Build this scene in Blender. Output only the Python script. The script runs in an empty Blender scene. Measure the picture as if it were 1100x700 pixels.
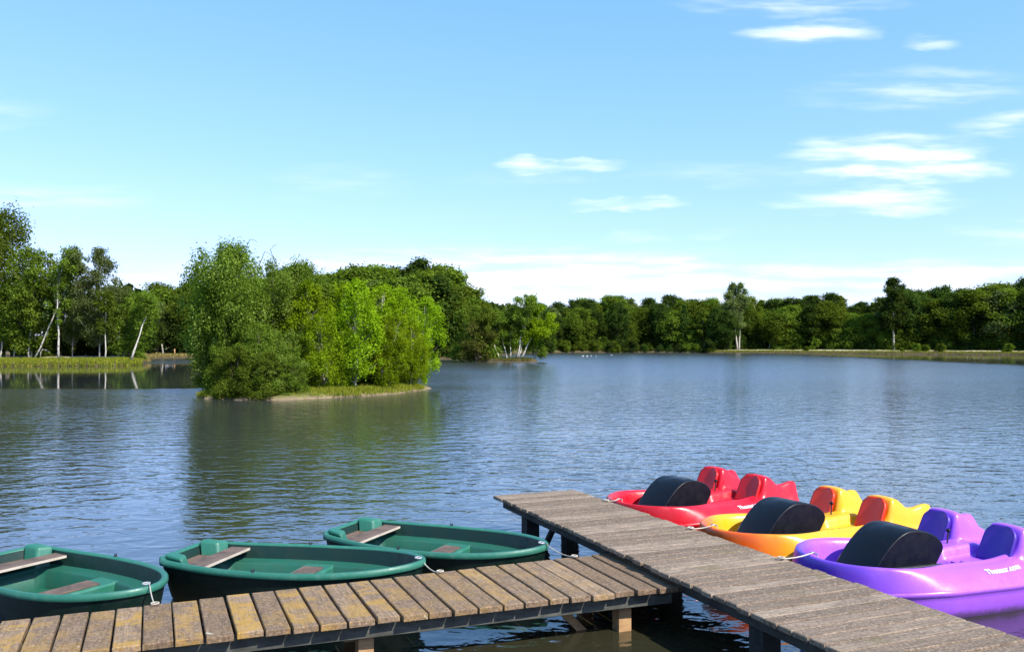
import bpy, math, random
import numpy as np
from mathutils import Vector, Matrix

R = math.radians
sc = bpy.context.scene
col = sc.collection

# ------------------------------------------------------------------ camera, sky, sun, exposure
EYE, F, HZ = 2.5, 950.0, 366.0          # eye height over the water, focal length and horizon in photo pixels
cam_d = bpy.data.cameras.new('camera')
cam = bpy.data.objects.new('camera', cam_d); col.objects.link(cam)
cam.location = (0, 0, EYE)
cam.rotation_euler = (R(90) + math.atan((HZ - 350) / F), 0, 0)
cam_d.sensor_width = 36; cam_d.lens = F / 1100 * 36
cam_d.clip_start = 0.05; cam_d.clip_end = 9000
sc.camera = cam

SUN_AZ, SUN_EL = 131.0, 45.0            # clockwise from the view direction (+Y), and above the horizon
SKY_STRENGTH, SUN_STRENGTH = 0.136, 4.6
S = Vector((math.sin(R(SUN_AZ)) * math.cos(R(SUN_EL)), math.cos(R(SUN_AZ)) * math.cos(R(SUN_EL)), math.sin(R(SUN_EL))))
sun_d = bpy.data.lights.new('sun', 'SUN'); sun_d.energy = SUN_STRENGTH; sun_d.angle = R(0.53); sun_d.color = (1.0, 0.95, 0.86)
sun = bpy.data.objects.new('sun', sun_d); col.objects.link(sun)
sun.rotation_euler = S.to_track_quat('Z', 'Y').to_euler()
sun.location = S * 50

sc.view_settings.view_transform = 'Standard'; sc.view_settings.look = 'None'
sc.view_settings.exposure = 0.70; sc.view_settings.gamma = 1.0; sc.view_settings.use_curve_mapping = False
sc.render.engine = 'CYCLES'
sc.cycles.use_denoising = True
sc.cycles.max_bounces = 6; sc.cycles.transparent_max_bounces = 4
sc.cycles.diffuse_bounces = 2; sc.cycles.glossy_bounces = 3; sc.cycles.transmission_bounces = 2
sc.cycles.caustics_reflective = False; sc.cycles.caustics_refractive = False
sc.cycles.sample_clamp_indirect = 4.0


class NT:
    """small helper round a node tree"""
    def __init__(s, tree): s.t = tree; s.n = tree.nodes; s.l = tree.links
    def node(s, typ, **kw):
        n = s.n.new(typ)
        for k, v in kw.items(): setattr(n, k, v)
        return n
    def put(s, sock, v):
        if hasattr(v, 'is_output'): s.l.new(v, sock)
        elif v is not None:
            if isinstance(v, (tuple, list)) and len(v) == 3 and sock.type == 'RGBA': v = (*v, 1)
            sock.default_value = v
    def math(s, op, a, b=None, c=None, clamp=False):
        n = s.node('ShaderNodeMath', operation=op, use_clamp=clamp)
        s.put(n.inputs[0], a)
        if b is not None: s.put(n.inputs[1], b)
        if c is not None: s.put(n.inputs[2], c)
        return n.outputs[0]
    def mix(s, f, a, b, blend='MIX'):
        n = s.node('ShaderNodeMix', data_type='RGBA', blend_type=blend)
        s.put(n.inputs[0], f); s.put(n.inputs[6], a); s.put(n.inputs[7], b)
        return n.outputs[2]
    def noise(s, vec, scale, detail=3, rough=0.55, dist=0.0, out=0):
        n = s.node('ShaderNodeTexNoise'); s.put(n.inputs['Vector'], vec)
        n.inputs['Scale'].default_value = scale; n.inputs['Detail'].default_value = detail
        n.inputs['Roughness'].default_value = rough; n.inputs['Distortion'].default_value = dist
        return n.outputs[out]
    def smooth(s, v, lo, hi, a=0.0, b=1.0):
        n = s.node('ShaderNodeMapRange', interpolation_type='SMOOTHSTEP'); s.put(n.inputs[0], v)
        n.inputs[1].default_value = lo; n.inputs[2].default_value = hi; n.inputs[3].default_value = a; n.inputs[4].default_value = b
        return n.outputs[0]
    def mapping(s, vec, loc=(0, 0, 0), rot=(0, 0, 0), scale=(1, 1, 1)):
        n = s.node('ShaderNodeMapping'); s.put(n.inputs[0], vec)
        n.inputs[1].default_value = loc; n.inputs[2].default_value = rot; n.inputs[3].default_value = scale
        return n.outputs[0]
    def bump(s, h, strength, dist, normal=None):
        n = s.node('ShaderNodeBump'); s.put(n.inputs['Height'], h)
        s.put(n.inputs['Strength'], strength); n.inputs['Distance'].default_value = dist
        if normal is not None: s.put(n.inputs['Normal'], normal)
        return n.outputs[0]


def build_world():
    w = bpy.data.worlds.new('World'); sc.world = w; w.use_nodes = True
    t = NT(w.node_tree); t.n.clear()
    out = t.node('ShaderNodeOutputWorld'); bg = t.node('ShaderNodeBackground')
    sky = t.node('ShaderNodeTexSky', sky_type='NISHITA', sun_disc=False)
    sky.sun_elevation = R(SUN_EL); sky.sun_rotation = R(SUN_AZ)
    sky.air_density = 1.0; sky.dust_density = 0.6; sky.ozone_density = 1.2; sky.altitude = 50
    sr = t.node('ShaderNodeSeparateColor'); t.l.new(sky.outputs[0], sr.inputs[0]); cc = t.node('ShaderNodeCombineColor')
    for i, (p_, k_) in enumerate(((0.88, 0.88), (0.62, 1.60), (0.72, 2.0))):       # hazy summer sky: flatter from zenith to horizon
        t.l.new(t.math('MULTIPLY', t.math('POWER', sr.outputs[i], p_), k_), cc.inputs[i])
    tint = cc.outputs[0]
    # clouds by direction: gnomonic coordinates about the horizon ahead
    tc = t.node('ShaderNodeTexCoord'); sep = t.node('ShaderNodeSeparateXYZ'); t.l.new(tc.outputs['Generated'], sep.inputs[0])
    dx, dy, dz = sep.outputs
    yy = t.math('MAXIMUM', dy, 0.05)
    px = t.math('MULTIPLY', t.math('DIVIDE', dx, yy), 9.5)      # hundreds of photo pixels from the middle
    py = t.math('MULTIPLY', t.math('DIVIDE', dz, yy), 9.5)      # hundreds of photo pixels above the horizon
    cv = t.node('ShaderNodeCombineXYZ'); t.l.new(px, cv.inputs[0]); t.l.new(py, cv.inputs[1])
    warp = t.noise(t.mapping(cv.outputs[0], scale=(0.9, 3.2, 1)), 1.3, 3, 0.6)
    warp2 = t.noise(t.mapping(cv.outputs[0], loc=(7, 3, 0), scale=(0.9, 3.2, 1)), 1.6, 3, 0.6)
    wx = t.math('ADD', px, t.math('MULTIPLY', t.math('SUBTRACT', warp, 0.5), 0.55))
    wy = t.math('ADD', py, t.math('MULTIPLY', t.math('SUBTRACT', warp2, 0.5), 0.26))
    blobs = [  # photo x, y, half width, half height, strength, slope
        (950, 165, 92, 20, 1.5, 0.0), (1008, 181, 75, 12, 1.4, -0.02), (935, 217, 92, 13, 1.15, 0), (970, 202, 55, 9, 0.8, 0),
        (870, 33, 66, 12, 1.25, -0.06), (990, 95, 115, 20, 0.72, -0.05), (1000, 45, 30, 7, 0.75, 0), (1078, 132, 46, 14, 0.95, -0.12),
        (567, 175, 30, 8, 1.15, 0.02), (627, 177, 32, 6, 1.0, -0.05), (675, 218, 55, 7, 1.1, -0.04), (365, 195, 65, 22, 0.4, 0),
        (45, 213, 105, 15, 0.6, 0), (620, 290, 240, 22, 0.6, 0.03), (860, 312, 330, 24, 0.42, 0), (790, 186, 150, 12, 0.42, 0), (850, 4, 110, 9, 0.8, 0),
        (690, 254, 40, 7, 0.6, 0), (560, 335, 1100, 52, 0.5, 0), (770, 252, 26, 6, 0.5, 0), (450, 302, 260, 28, 0.45, 0), (560, 190, 90, 12, 0.3, 0), (1040, 295, 120, 16, 0.6, 0),
        (1150, 250, 120, 14, 0.7, 0), (1260, 120, 130, 22, 0.9, 0), (-120, 120, 150, 24, 0.6, 0), (-200, 260, 160, 18, 0.8, 0),
        (600, -160, 260, 40, 0.7, 0), (200, -330, 260, 50, 0.6, 0)]
    total = None
    for bx, by, bw, bh, st, sl in blobs:
        bw, bh = bw * 1.35, bh * 1.45
        u = t.math('MULTIPLY', t.math('SUBTRACT', wx, (bx - 550) / 100), 100 / bw)
        v = t.math('MULTIPLY', t.math('SUBTRACT', t.math('ADD', wy, t.math('MULTIPLY', t.math('SUBTRACT', px, (bx - 550) / 100), sl)), (HZ - by) / 100), 100 / bh)
        g = t.math('SUBTRACT', 1.0, t.math('ADD', t.math('MULTIPLY', u, u), t.math('MULTIPLY', v, v)), clamp=True)
        g = t.math('MULTIPLY', g, st)
        total = g if total is None else t.math('ADD', total, g)
    fine = t.noise(t.mapping(cv.outputs[0], loc=(2, 9, 0), rot=(0, 0, R(5)), scale=(0.6, 4.6, 1)), 1.7, 3, 0.5)
    den = t.math('MULTIPLY', total, t.smooth(fine, 0.30, 0.68, 0.25, 1.3))
    a = t.smooth(den, 0.0, 1.8, 0, 0.68)
    a = t.math('MULTIPLY', a, t.smooth(dy, 0.03, 0.2))
    a = t.math('MULTIPLY', a, t.smooth(dz, 0.0, 0.04))
    c = t.mix(a, tint, (6.6, 6.75, 7.3))
    t.l.new(c, bg.inputs[0]); bg.inputs[1].default_value = SKY_STRENGTH
    t.l.new(bg.outputs[0], out.inputs[0])


build_world()

# ------------------------------------------------------------------ helpers
def P(px, py, z=0.0):
    """the point at height z seen at photo pixel (px, py)"""
    d = F * (EYE - z) / (py - HZ)
    return Vector(((px - 550) / F * d, d, z))


def at(px, d, z=0.0):
    return Vector(((px - 550) / F * d, d, z))


def mesh_np(name, V, faces, mats=(), smooth=False, mat_index=None, attrs=None):
    V = np.asarray(V, dtype=np.float32).reshape(-1, 3)
    me = bpy.data.meshes.new(name)
    if isinstance(faces, np.ndarray):
        nf, k = faces.shape
        me.vertices.add(len(V)); me.vertices.foreach_set('co', V.ravel())
        me.loops.add(nf * k); me.loops.foreach_set('vertex_index', faces.astype(np.int32).ravel())
        me.polygons.add(nf); me.polygons.foreach_set('loop_start', np.arange(0, nf * k, k, dtype=np.int32))
        me.polygons.foreach_set('loop_total', np.full(nf, k, dtype=np.int32))
        me.update(calc_edges=True)
    else:
        me.from_pydata([tuple(v) for v in V], [], [list(f) for f in faces])
    for m in mats: me.materials.append(m)
    if mat_index is not None: me.polygons.foreach_set('material_index', np.asarray(mat_index, dtype=np.int32))
    if smooth: me.polygons.foreach_set('use_smooth', np.ones(len(me.polygons), dtype=bool))
    for k, v in (attrs or {}).items():
        at_ = me.attributes.new(k, 'FLOAT', 'FACE'); at_.data.foreach_set('value', np.asarray(v, dtype=np.float32))
    me.validate(); me.update()
    return me


def obj(name, me, parent=None, loc=None):
    o = bpy.data.objects.new(name, me); col.objects.link(o)
    if parent is not None: o.parent = parent
    if loc is not None: o.location = loc
    return o


def tag(o, label=None, cat=None, group=None, kind=None):
    if label: o['label'] = label
    if cat: o['category'] = cat
    if group: o['group'] = group
    if kind: o['kind'] = kind
    return o


def thing(name, label, cat, loc=(0, 0, 0), rz=0.0, group=None):
    o = obj(name, None, loc=loc); o.rotation_euler = (0, 0, rz); o.empty_display_size = 0.2
    return tag(o, label, cat, group)


def copy_tree(o, parent=None):
    c = o.copy(); col.objects.link(c)
    if parent is not None: c.parent = parent
    for ch in o.children: copy_tree(ch, c)
    return c


class MB:
    """collects shapes for one mesh"""
    def __init__(s): s.v = []; s.f = []; s.m = []
    def add(s, V, Fs, mi=0):
        b = len(s.v); s.v += [tuple(v) for v in V]; s.f += [[i + b for i in f] for f in Fs]; s.m += [mi] * len(Fs)
    def box(s, c, half, ax=None, bevel=0.0, mi=0):
        """box with centre, half sizes and optional 3 axes; bevel cuts the long top edges"""
        c = Vector(c); ax = ax or (Vector((1, 0, 0)), Vector((0, 1, 0)), Vector((0, 0, 1)))
        hx, hy, hz = half; b = min(bevel, hx * .8, hy * .8, hz * .8)
        V = []
        if b <= 0:
            for z in (-hz, hz):
                for x, y in ((-hx, -hy), (hx, -hy), (hx, hy), (-hx, hy)): V.append(c + ax[0] * x + ax[1] * y + ax[2] * z)
            s.add(V, [(3, 2, 1, 0), (4, 5, 6, 7), (0, 1, 5, 4), (1, 2, 6, 5), (2, 3, 7, 6), (3, 0, 4, 7)], mi)
        else:
            for z, k in ((-hz, b), (-hz + b, 0), (hz - b, 0), (hz, b)):
                for x, y in ((-hx + k, -hy + k), (hx - k, -hy + k), (hx - k, hy - k), (-hx + k, hy - k)): V.append(c + ax[0] * x + ax[1] * y + ax[2] * z)
            Fs = [(3, 2, 1, 0), (12, 13, 14, 15)]
            for r in range(3):
                for i in range(4): Fs.append((r * 4 + i, r * 4 + (i + 1) % 4, r * 4 + 4 + (i + 1) % 4, r * 4 + 4 + i))
            s.add(V, Fs, mi)
    def tube(s, pts, rad, n=8, mi=0, cap=True):
        pts = [Vector(p) for p in pts]
        if not hasattr(rad, '__len__'): rad = [rad] * len(pts)
        V = []; up = Vector((0.137, 0.211, 0.97))
        for i, p in enumerate(pts):
            t = (pts[min(i + 1, len(pts) - 1)] - pts[max(i - 1, 0)]).normalized()
            a = t.cross(up)
            if a.length < 1e-3: a = t.cross(Vector((1, 0, 0)))
            a.normalize(); b = t.cross(a).normalized()
            for k in range(n):
                an = 2 * math.pi * k / n
                V.append(p + a * math.cos(an) * rad[i] + b * math.sin(an) * rad[i])
        Fs = []
        for i in range(len(pts) - 1):
            for k in range(n): Fs.append((i * n + k, i * n + (k + 1) % n, i * n + n + (k + 1) % n, i * n + n + k))
        if cap: Fs.append(tuple(range(n))[::-1]); Fs.append(tuple(range((len(pts) - 1) * n, len(pts) * n)))
        s.add(V, Fs, mi)
    def build(s, name, mats, parent=None, smooth=False, loc=None):
        if not isinstance(mats, (list, tuple)): mats = [mats]
        me = mesh_np(name, np.array([tuple(v) for v in s.v]), s.f, mats, smooth, s.m)
        return obj(name, me, parent, loc)


# ------------------------------------------------------------------ materials
def mat(name):
    m = bpy.data.materials.new(name); m.use_nodes = True
    t = NT(m.node_tree); b = t.n['Principled BSDF']
    return m, t, b


def coords(t, which='Object'):
    return t.node('ShaderNodeTexCoord').outputs[which]


def foliage_mat(name, dark, mid, light, trans=0.45):
    m, t, b = mat(name)
    t.n.remove(b)
    out = t.n['Material Output']
    geo = t.node('ShaderNodeNewGeometry'); at_ = t.node('ShaderNodeAttribute', attribute_name='tint')
    oi = t.node('ShaderNodeObjectInfo')
    v = t.math('ADD', t.math('MULTIPLY', geo.outputs['Random Per Island'], 0.45), t.math('MULTIPLY', at_.outputs['Fac'], 0.55))
    cr = t.node('ShaderNodeValToRGB'); t.l.new(v, cr.inputs[0])
    e = cr.color_ramp.elements; e[0].position = 0.08; e[0].color = (*dark, 1); e[1].position = 0.95; e[1].color = (*light, 1)
    k = e.new(0.5); k.color = (*mid, 1)
    hs = t.node('ShaderNodeHueSaturation'); t.l.new(cr.outputs[0], hs.inputs['Color'])
    t.l.new(t.smooth(oi.outputs['Random'], 0, 1, 0.492, 0.508), hs.inputs['Hue'])
    t.l.new(t.smooth(oi.outputs['Random'], 0, 1, 0.75, 1.2), hs.inputs['Value'])
    d = t.node('ShaderNodeBsdfDiffuse'); t.l.new(hs.outputs[0], d.inputs[0])
    tr = t.node('ShaderNodeBsdfTranslucent')
    t.l.new(t.mix(1.0, hs.outputs[0], (1.25, 1.2, 0.5), 'MULTIPLY'), tr.inputs[0])
    mx = t.node('ShaderNodeMixShader'); mx.inputs[0].default_value = trans
    t.l.new(d.outputs[0], mx.inputs[1]); t.l.new(tr.outputs[0], mx.inputs[2])
    t.l.new(mx.outputs[0], out.inputs[0])
    return m


def bark_mat(name, base, dark, birch=False):
    m, t, b = mat(name); o = coords(t)
    if birch:
        n = t.noise(t.mapping(o, scale=(3, 3, 1.1)), 2.2, 4, 0.7)
        f = t.smooth(n, 0.52, 0.62)
    else:
        n = t.noise(t.mapping(o, scale=(6, 6, 1)), 3, 4, 0.6); f = t.smooth(n, 0.3, 0.7)
    t.l.new(t.mix(f, base, dark), b.inputs['Base Color']); b.inputs['Roughness'].default_value = 0.85
    t.l.new(t.bump(n, 0.6, 0.02), b.inputs['Normal'])
    return m


M = {}
M['leaf_dark'] = foliage_mat('leaf_dark', (0.026, 0.052, 0.012), (0.054, 0.096, 0.018), (0.100, 0.155, 0.028))
M['leaf_mid'] = foliage_mat('leaf_mid', (0.060, 0.100, 0.012), (0.120, 0.180, 0.020), (0.200, 0.275, 0.036))
M['leaf_pale'] = foliage_mat('leaf_pale', (0.080, 0.115, 0.034), (0.140, 0.185, 0.055), (0.22, 0.27, 0.10))
M['leaf_bright'] = foliage_mat('leaf_bright', (0.115, 0.180, 0.007), (0.225, 0.340, 0.011), (0.34, 0.46, 0.026), 0.5)
M['leaf_willow'] = foliage_mat('leaf_willow', (0.060, 0.112, 0.012), (0.155, 0.250, 0.026), (0.34, 0.44, 0.11), 0.48)
M['leaf_brown'] = foliage_mat('leaf_brown', (0.05, 0.06, 0.014), (0.09, 0.095, 0.02), (0.15, 0.15, 0.035))
M['grass'] = foliage_mat('grass_blades', (0.09, 0.12, 0.012), (0.20, 0.22, 0.022), (0.34, 0.31, 0.05), 0.4)
M['dry_grass'] = foliage_mat('dry_grass_blades', (0.15, 0.13, 0.04), (0.28, 0.22, 0.08), (0.40, 0.32, 0.13), 0.3)
M['birch_bark'] = bark_mat('birch_bark', (0.50, 0.46, 0.39), (0.10, 0.085, 0.07), True)
M['bark'] = bark_mat('brown_bark', (0.13, 0.10, 0.07), (0.05, 0.04, 0.03))
M['grey_bark'] = bark_mat('grey_bark', (0.36, 0.31, 0.25), (0.12, 0.10, 0.08))


def ground_mat(name='meadow_ground', soil_a=(0.035, 0.028, 0.014), soil_b=(0.13, 0.10, 0.055), cut=(0.30, 0.48)):
    m, t, b = mat(name); g = t.node('ShaderNodeNewGeometry'); pos = g.outputs['Position']
    sep = t.node('ShaderNodeSeparateXYZ'); t.l.new(pos, sep.inputs[0])
    n1 = t.noise(pos, 0.35, 4, 0.6); n2 = t.noise(pos, 3.0, 4, 0.65)
    grass = t.mix(t.smooth(n1, 0.35, 0.65), (0.055, 0.080, 0.016), (0.115, 0.125, 0.030))
    grass = t.mix(t.smooth(n2, 0.40, 0.72, 0, 0.7), grass, (0.20, 0.17, 0.06))
    soil = t.mix(n2, soil_a, soil_b)
    h = t.math('ADD', sep.outputs[2], t.math('MULTIPLY', t.math('SUBTRACT', n2, 0.5), 0.35))
    t.l.new(t.mix(t.smooth(h, *cut), soil, grass), b.inputs['Base Color'])
    b.inputs['Roughness'].default_value = 1.0; b.inputs['Specular IOR Level'].default_value = 0.1
    t.l.new(t.bump(n2, 0.8, 0.08), b.inputs['Normal'])
    return m


def sand_mat():
    m, t, b = mat('sandy_path'); g = t.node('ShaderNodeNewGeometry'); n = t.noise(g.outputs['Position'], 0.9, 5, 0.65)
    t.l.new(t.mix(t.smooth(n, 0.42, 0.62), (0.52, 0.44, 0.30), (0.24, 0.22, 0.09)), b.inputs['Base Color'])
    b.inputs['Roughness'].default_value = 1.0
    return m


def water_mat():
    m, t, b = mat('lake_water'); g = t.node('ShaderNodeNewGeometry'); pos = g.outputs['Position']
    sep = t.node('ShaderNodeSeparateXYZ'); t.l.new(pos, sep.inputs[0]); x, y = sep.outputs[0], sep.outputs[1]
    wob = t.math('MULTIPLY', t.math('SUBTRACT', t.noise(pos, 0.10, 3, 0.6), 0.5), 9.0)
    yw = t.math('ADD', y, t.math('MULTIPLY', wob, 0.25))
    # calm water in the lee of the left spit and along the right shore
    left = t.math('MULTIPLY', t.smooth(yw, 45.5, 47.0), t.smooth(t.math('ADD', x, t.math('MULTIPLY', y, 0.327)), -3.5, 3.0, 1, 0))
    left = t.math('MULTIPLY', left, t.smooth(y, 92, 100, 1, 0))
    rt = t.math('ADD', t.math('ADD', y, wob), t.math('MULTIPLY', x, 1.15))
    right = t.math('MULTIPLY', t.smooth(t.math('ADD', x, t.math('MULTIPLY', wob, 0.5)), 48, 57), t.smooth(y, 70, 90))
    calm = t.math('MAXIMUM', left, right)
    gust = t.smooth(t.noise(t.mapping(pos, scale=(0.5, 1, 1)), 0.09, 3, 0.5), 0.3, 0.7, 0.55, 1.15)
    k = t.math('MULTIPLY', t.math('SUBTRACT', 1.0, t.math('MULTIPLY', calm, 0.95)), gust)
    k = t.math('MULTIPLY', k, t.smooth(y, 8.0, 18.0, 0.55, 1.0))       # sheltered between the boats and the jetties

    def height(dx_, dy_):
        q = t.node('ShaderNodeVectorMath', operation='ADD'); t.l.new(pos, q.inputs[0]); q.inputs[1].default_value = (dx_, dy_, 0)
        big = t.noise(t.mapping(q.outputs[0], rot=(0, 0, R(-16)), scale=(0.82, 1.35, 1)), 2.0, 2, 0.5, 0.5)
        small = t.noise(t.mapping(q.outputs[0], rot=(0, 0, R(14)), scale=(1.15, 1.7, 1)), 5.6, 3, 0.55, 0.4)
        return t.math('ADD', t.math('MULTIPLY', big, 0.72), t.math('MULTIPLY', small, 0.20))
    h0 = height(0, 0); amp = 0.052; dl = 0.03
    k = t.math('MULTIPLY', k, t.smooth(y, 35, 90, 1.0, 1.6))           # longer fetch on the open lake
    k = t.math('MULTIPLY', k, -amp / dl)
    nv = t.node('ShaderNodeCombineXYZ'); nv.inputs[2].default_value = 1.0
    t.l.new(t.math('MULTIPLY', t.math('SUBTRACT', height(dl, 0), h0), k), nv.inputs[0])
    t.l.new(t.math('MULTIPLY', t.math('SUBTRACT', height(0, dl), h0), k), nv.inputs[1])
    nn = t.node('ShaderNodeVectorMath', operation='NORMALIZE'); t.l.new(nv.outputs[0], nn.inputs[0])
    t.l.new(nn.outputs[0], b.inputs['Normal'])
    n = t.noise(pos, 0.5, 3)
    t.l.new(t.mix(t.smooth(y, 8, 22), t.mix(n, (0.022, 0.022, 0.012), (0.036, 0.034, 0.018)), t.mix(n, (0.030, 0.036, 0.033), (0.046, 0.052, 0.046))), b.inputs['Base Color'])
    rg = t.math('MULTIPLY', t.smooth(y, 12, 75, 0.03, 0.17), t.math('SUBTRACT', 1.0, calm))      # waves too small to see one by one
    t.l.new(t.math('ADD', rg, 0.03), b.inputs['Roughness']); b.inputs['IOR'].default_value = 1.56
    b.inputs['Specular IOR Level'].default_value = 1.0
    return m


def plank_mat(name, c1, c2, lichen=None, moss=None, ribs=False):
    """weathered planks that run along local Y; colour differs board by board"""
    m, t, b = mat(name); o = coords(t); g = t.node('ShaderNodeNewGeometry'); rnd = g.outputs['Random Per Island']
    wn = t.node('ShaderNodeTexWhiteNoise', noise_dimensions='1D'); t.l.new(rnd, wn.inputs['W'])
    sh = t.node('ShaderNodeVectorMath', operation='MULTIPLY_ADD'); t.l.new(wn.outputs['Color'], sh.inputs[0])
    sh.inputs[1].default_value = (13, 17, 5); t.l.new(o, sh.inputs[2]); v = sh.outputs[0]
    grain = t.noise(t.mapping(v, scale=(30, 1.6, 12)), 2.0, 5, 0.7, 0.6)
    blot = t.noise(v, 3.2, 5, 0.65, 0.4); speck = t.noise(v, 42, 4, 0.75)
    c = t.mix(t.smooth(rnd, 0, 1), c1, c2)
    c = t.mix(t.smooth(grain, 0.35, 0.70, 0, 0.75), c, tuple(k * 0.38 for k in c1))
    c = t.mix(t.smooth(blot, 0.46, 0.68, 0, 0.75), c, tuple(k * 0.45 for k in c2))
    c = t.mix(t.smooth(speck, 0.46, 0.68, 0, 0.38), c, tuple(min(1, k * 1.6 + 0.02) for k in c2))
    c = t.mix(t.smooth(t.noise(v, 33, 4, 0.75), 0.50, 0.66, 0, 0.5), c, tuple(k * 0.35 for k in c1))
    if lichen is not None:
        ln = t.noise(v, 4.2, 6, 0.72, 0.6); lm = t.math('MULTIPLY', t.smooth(ln, 0.45, 0.60), t.smooth(rnd, 0.1, 0.75, 0.3, 1.0))
        sepx = t.node('ShaderNodeSeparateXYZ'); t.l.new(o, sepx.inputs[0])
        lm = t.math('MULTIPLY', lm, t.smooth(sepx.outputs[0], 1.2, 4.6, 1.0, 0.12))
        c = t.mix(t.math('MULTIPLY', lm, 0.62), c, lichen)
        wm = t.smooth(t.noise(v, 9, 5, 0.7), 0.66, 0.72); c = t.mix(t.math('MULTIPLY', wm, 0.7), c, (0.62, 0.58, 0.46))
    if moss is not None:
        c = t.mix(t.smooth(t.noise(v, 2.0, 5, 0.7), 0.55, 0.72, 0, 0.5), c, moss)
    t.l.new(c, b.inputs['Base Color']); b.inputs['Roughness'].default_value = 0.88; b.inputs['Specular IOR Level'].default_value = 0.25
    h = t.math('ADD', t.math('MULTIPLY', grain, 0.7), t.math('MULTIPLY', speck, 0.5))
    if ribs:
        wv = t.node('ShaderNodeTexWave', wave_type='BANDS', bands_direction='X'); t.l.new(v, wv.inputs[0])
        wv.inputs['Scale'].default_value = 22; wv.inputs['Distortion'].default_value = 1.2; wv.inputs['Detail'].default_value = 2
        h = t.math('ADD', h, t.math('MULTIPLY', wv.outputs['Fac'], 0.45))
    t.l.new(t.bump(h, 0.7, 0.012), b.inputs['Normal'])
    return m


def timber_mat(name, a, c, dark=0.4):
    m, t, b = mat(name); o = coords(t)
    n = t.noise(t.mapping(o, scale=(5, 5, 22)), 1.2, 4, 0.65); n2 = t.noise(o, 5, 4)
    t.l.new(t.mix(t.smooth(n2, 0.45, 0.7, 0, 0.7), t.mix(t.smooth(n, 0.3, 0.7), a, c), tuple(k * dark for k in a)), b.inputs['Base Color'])
    b.inputs['Roughness'].default_value = 0.85; t.l.new(t.bump(n, 0.5, 0.01), b.inputs['Normal'])
    return m


def plastic_mat(name, colr, second=None, x0=0, x1=1, rough=0.32, dirt=0.25, spec=0.5, dirtc=None, grime=None):
    """moulded plastic; a second colour fades in along local X, as the moulding is two-tone"""
    m, t, b = mat(name); o = coords(t)
    c = colr
    if second is not None:
        sp = t.node('ShaderNodeSeparateXYZ'); t.l.new(o, sp.inputs[0])
        u = t.math('ADD', sp.outputs[0], t.math('MULTIPLY', t.math('SUBTRACT', t.noise(o, 4, 2), 0.5), 0.15))
        c = t.mix(t.smooth(u, x0, x1), second, colr)
    n = t.noise(o, 7, 5, 0.7); n2 = t.noise(o, 40, 3, 0.6)
    c = t.mix(t.smooth(n, 0.45, 0.75, 0, dirt), c, dirtc or tuple(k * 0.55 for k in colr))
    if grime:                                               # silt and algae left along the waterline, scuffs above it
        sz = t.node('ShaderNodeSeparateXYZ'); t.l.new(o, sz.inputs[0])
        zz = t.math('ADD', sz.outputs[2], t.math('MULTIPLY', t.math('SUBTRACT', t.noise(o, 6, 4, 0.7), 0.5), 0.10))
        c = t.mix(t.smooth(zz, grime, grime + 0.07, 0.65, 0.0), c, (0.07, 0.065, 0.035))
        sc_ = t.noise(t.mapping(o, scale=(2, 9, 9)), 6, 4, 0.75)
        c = t.mix(t.smooth(sc_, 0.64, 0.74, 0, 0.35), c, tuple(min(1, k * 0.6 + 0.28) for k in colr))
    t.l.new(c, b.inputs['Base Color'])
    t.l.new(t.smooth(n, 0.3, 0.7, rough * 0.8, min(1, rough * 1.5)), b.inputs['Roughness'])
    b.inputs['Specular IOR Level'].default_value = spec
    t.l.new(t.bump(t.math('ADD', n, t.math('MULTIPLY', n2, 0.15)), 0.12, 0.01), b.inputs['Normal'])
    return m


M['ground'] = ground_mat(); M['isle'] = ground_mat('island_soil', (0.09, 0.065, 0.035), (0.34, 0.26, 0.16), (0.03, 0.17)); M['sand'] = sand_mat(); M['water'] = water_mat()
M['plank_grey'] = plank_mat('grey_planks', (0.185, 0.130, 0.088), (0.370, 0.280, 0.200), None, (0.13, 0.11, 0.04), True)
M['plank_lichen'] = plank_mat('lichen_planks', (0.175, 0.115, 0.070), (0.335, 0.230, 0.145), (0.42, 0.235, 0.025))
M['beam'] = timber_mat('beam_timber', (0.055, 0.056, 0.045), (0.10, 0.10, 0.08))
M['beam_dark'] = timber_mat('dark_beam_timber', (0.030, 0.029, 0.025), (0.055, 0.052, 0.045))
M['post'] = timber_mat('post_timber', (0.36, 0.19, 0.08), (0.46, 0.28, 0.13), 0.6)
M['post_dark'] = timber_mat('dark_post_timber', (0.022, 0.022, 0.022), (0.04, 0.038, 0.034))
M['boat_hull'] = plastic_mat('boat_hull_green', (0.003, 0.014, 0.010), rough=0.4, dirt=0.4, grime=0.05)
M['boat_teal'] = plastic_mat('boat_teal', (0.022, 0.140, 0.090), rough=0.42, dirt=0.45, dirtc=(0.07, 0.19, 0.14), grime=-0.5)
M['boat_wall_shaded'] = plastic_mat('boat_wall_shaded', (0.002, 0.022, 0.015), rough=0.45, dirt=0.4)  # shade below the gunwale, put into the wall colour as a darker green
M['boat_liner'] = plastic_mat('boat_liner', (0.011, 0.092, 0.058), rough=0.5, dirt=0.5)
M['seat_wood'] = timber_mat('seat_wood', (0.095, 0.062, 0.045), (0.16, 0.105, 0.075))
M['board_edge'] = timber_mat('pale_board_edge', (0.42, 0.35, 0.27), (0.52, 0.45, 0.36), 0.7)
M['black'] = plastic_mat('black_plastic', (0.004, 0.005, 0.009), rough=0.38, dirt=0.3, spec=0.22, dirtc=(0.010, 0.011, 0.014))
M['dark_metal'] = plastic_mat('dark_metal', (0.03, 0.03, 0.035), rough=0.4)
M['steel'] = plastic_mat('steel', (0.35, 0.35, 0.36), rough=0.35)
M['white_plastic'] = plastic_mat('white_lettering', (0.80, 0.78, 0.78), rough=0.4, dirt=0.1)
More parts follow.
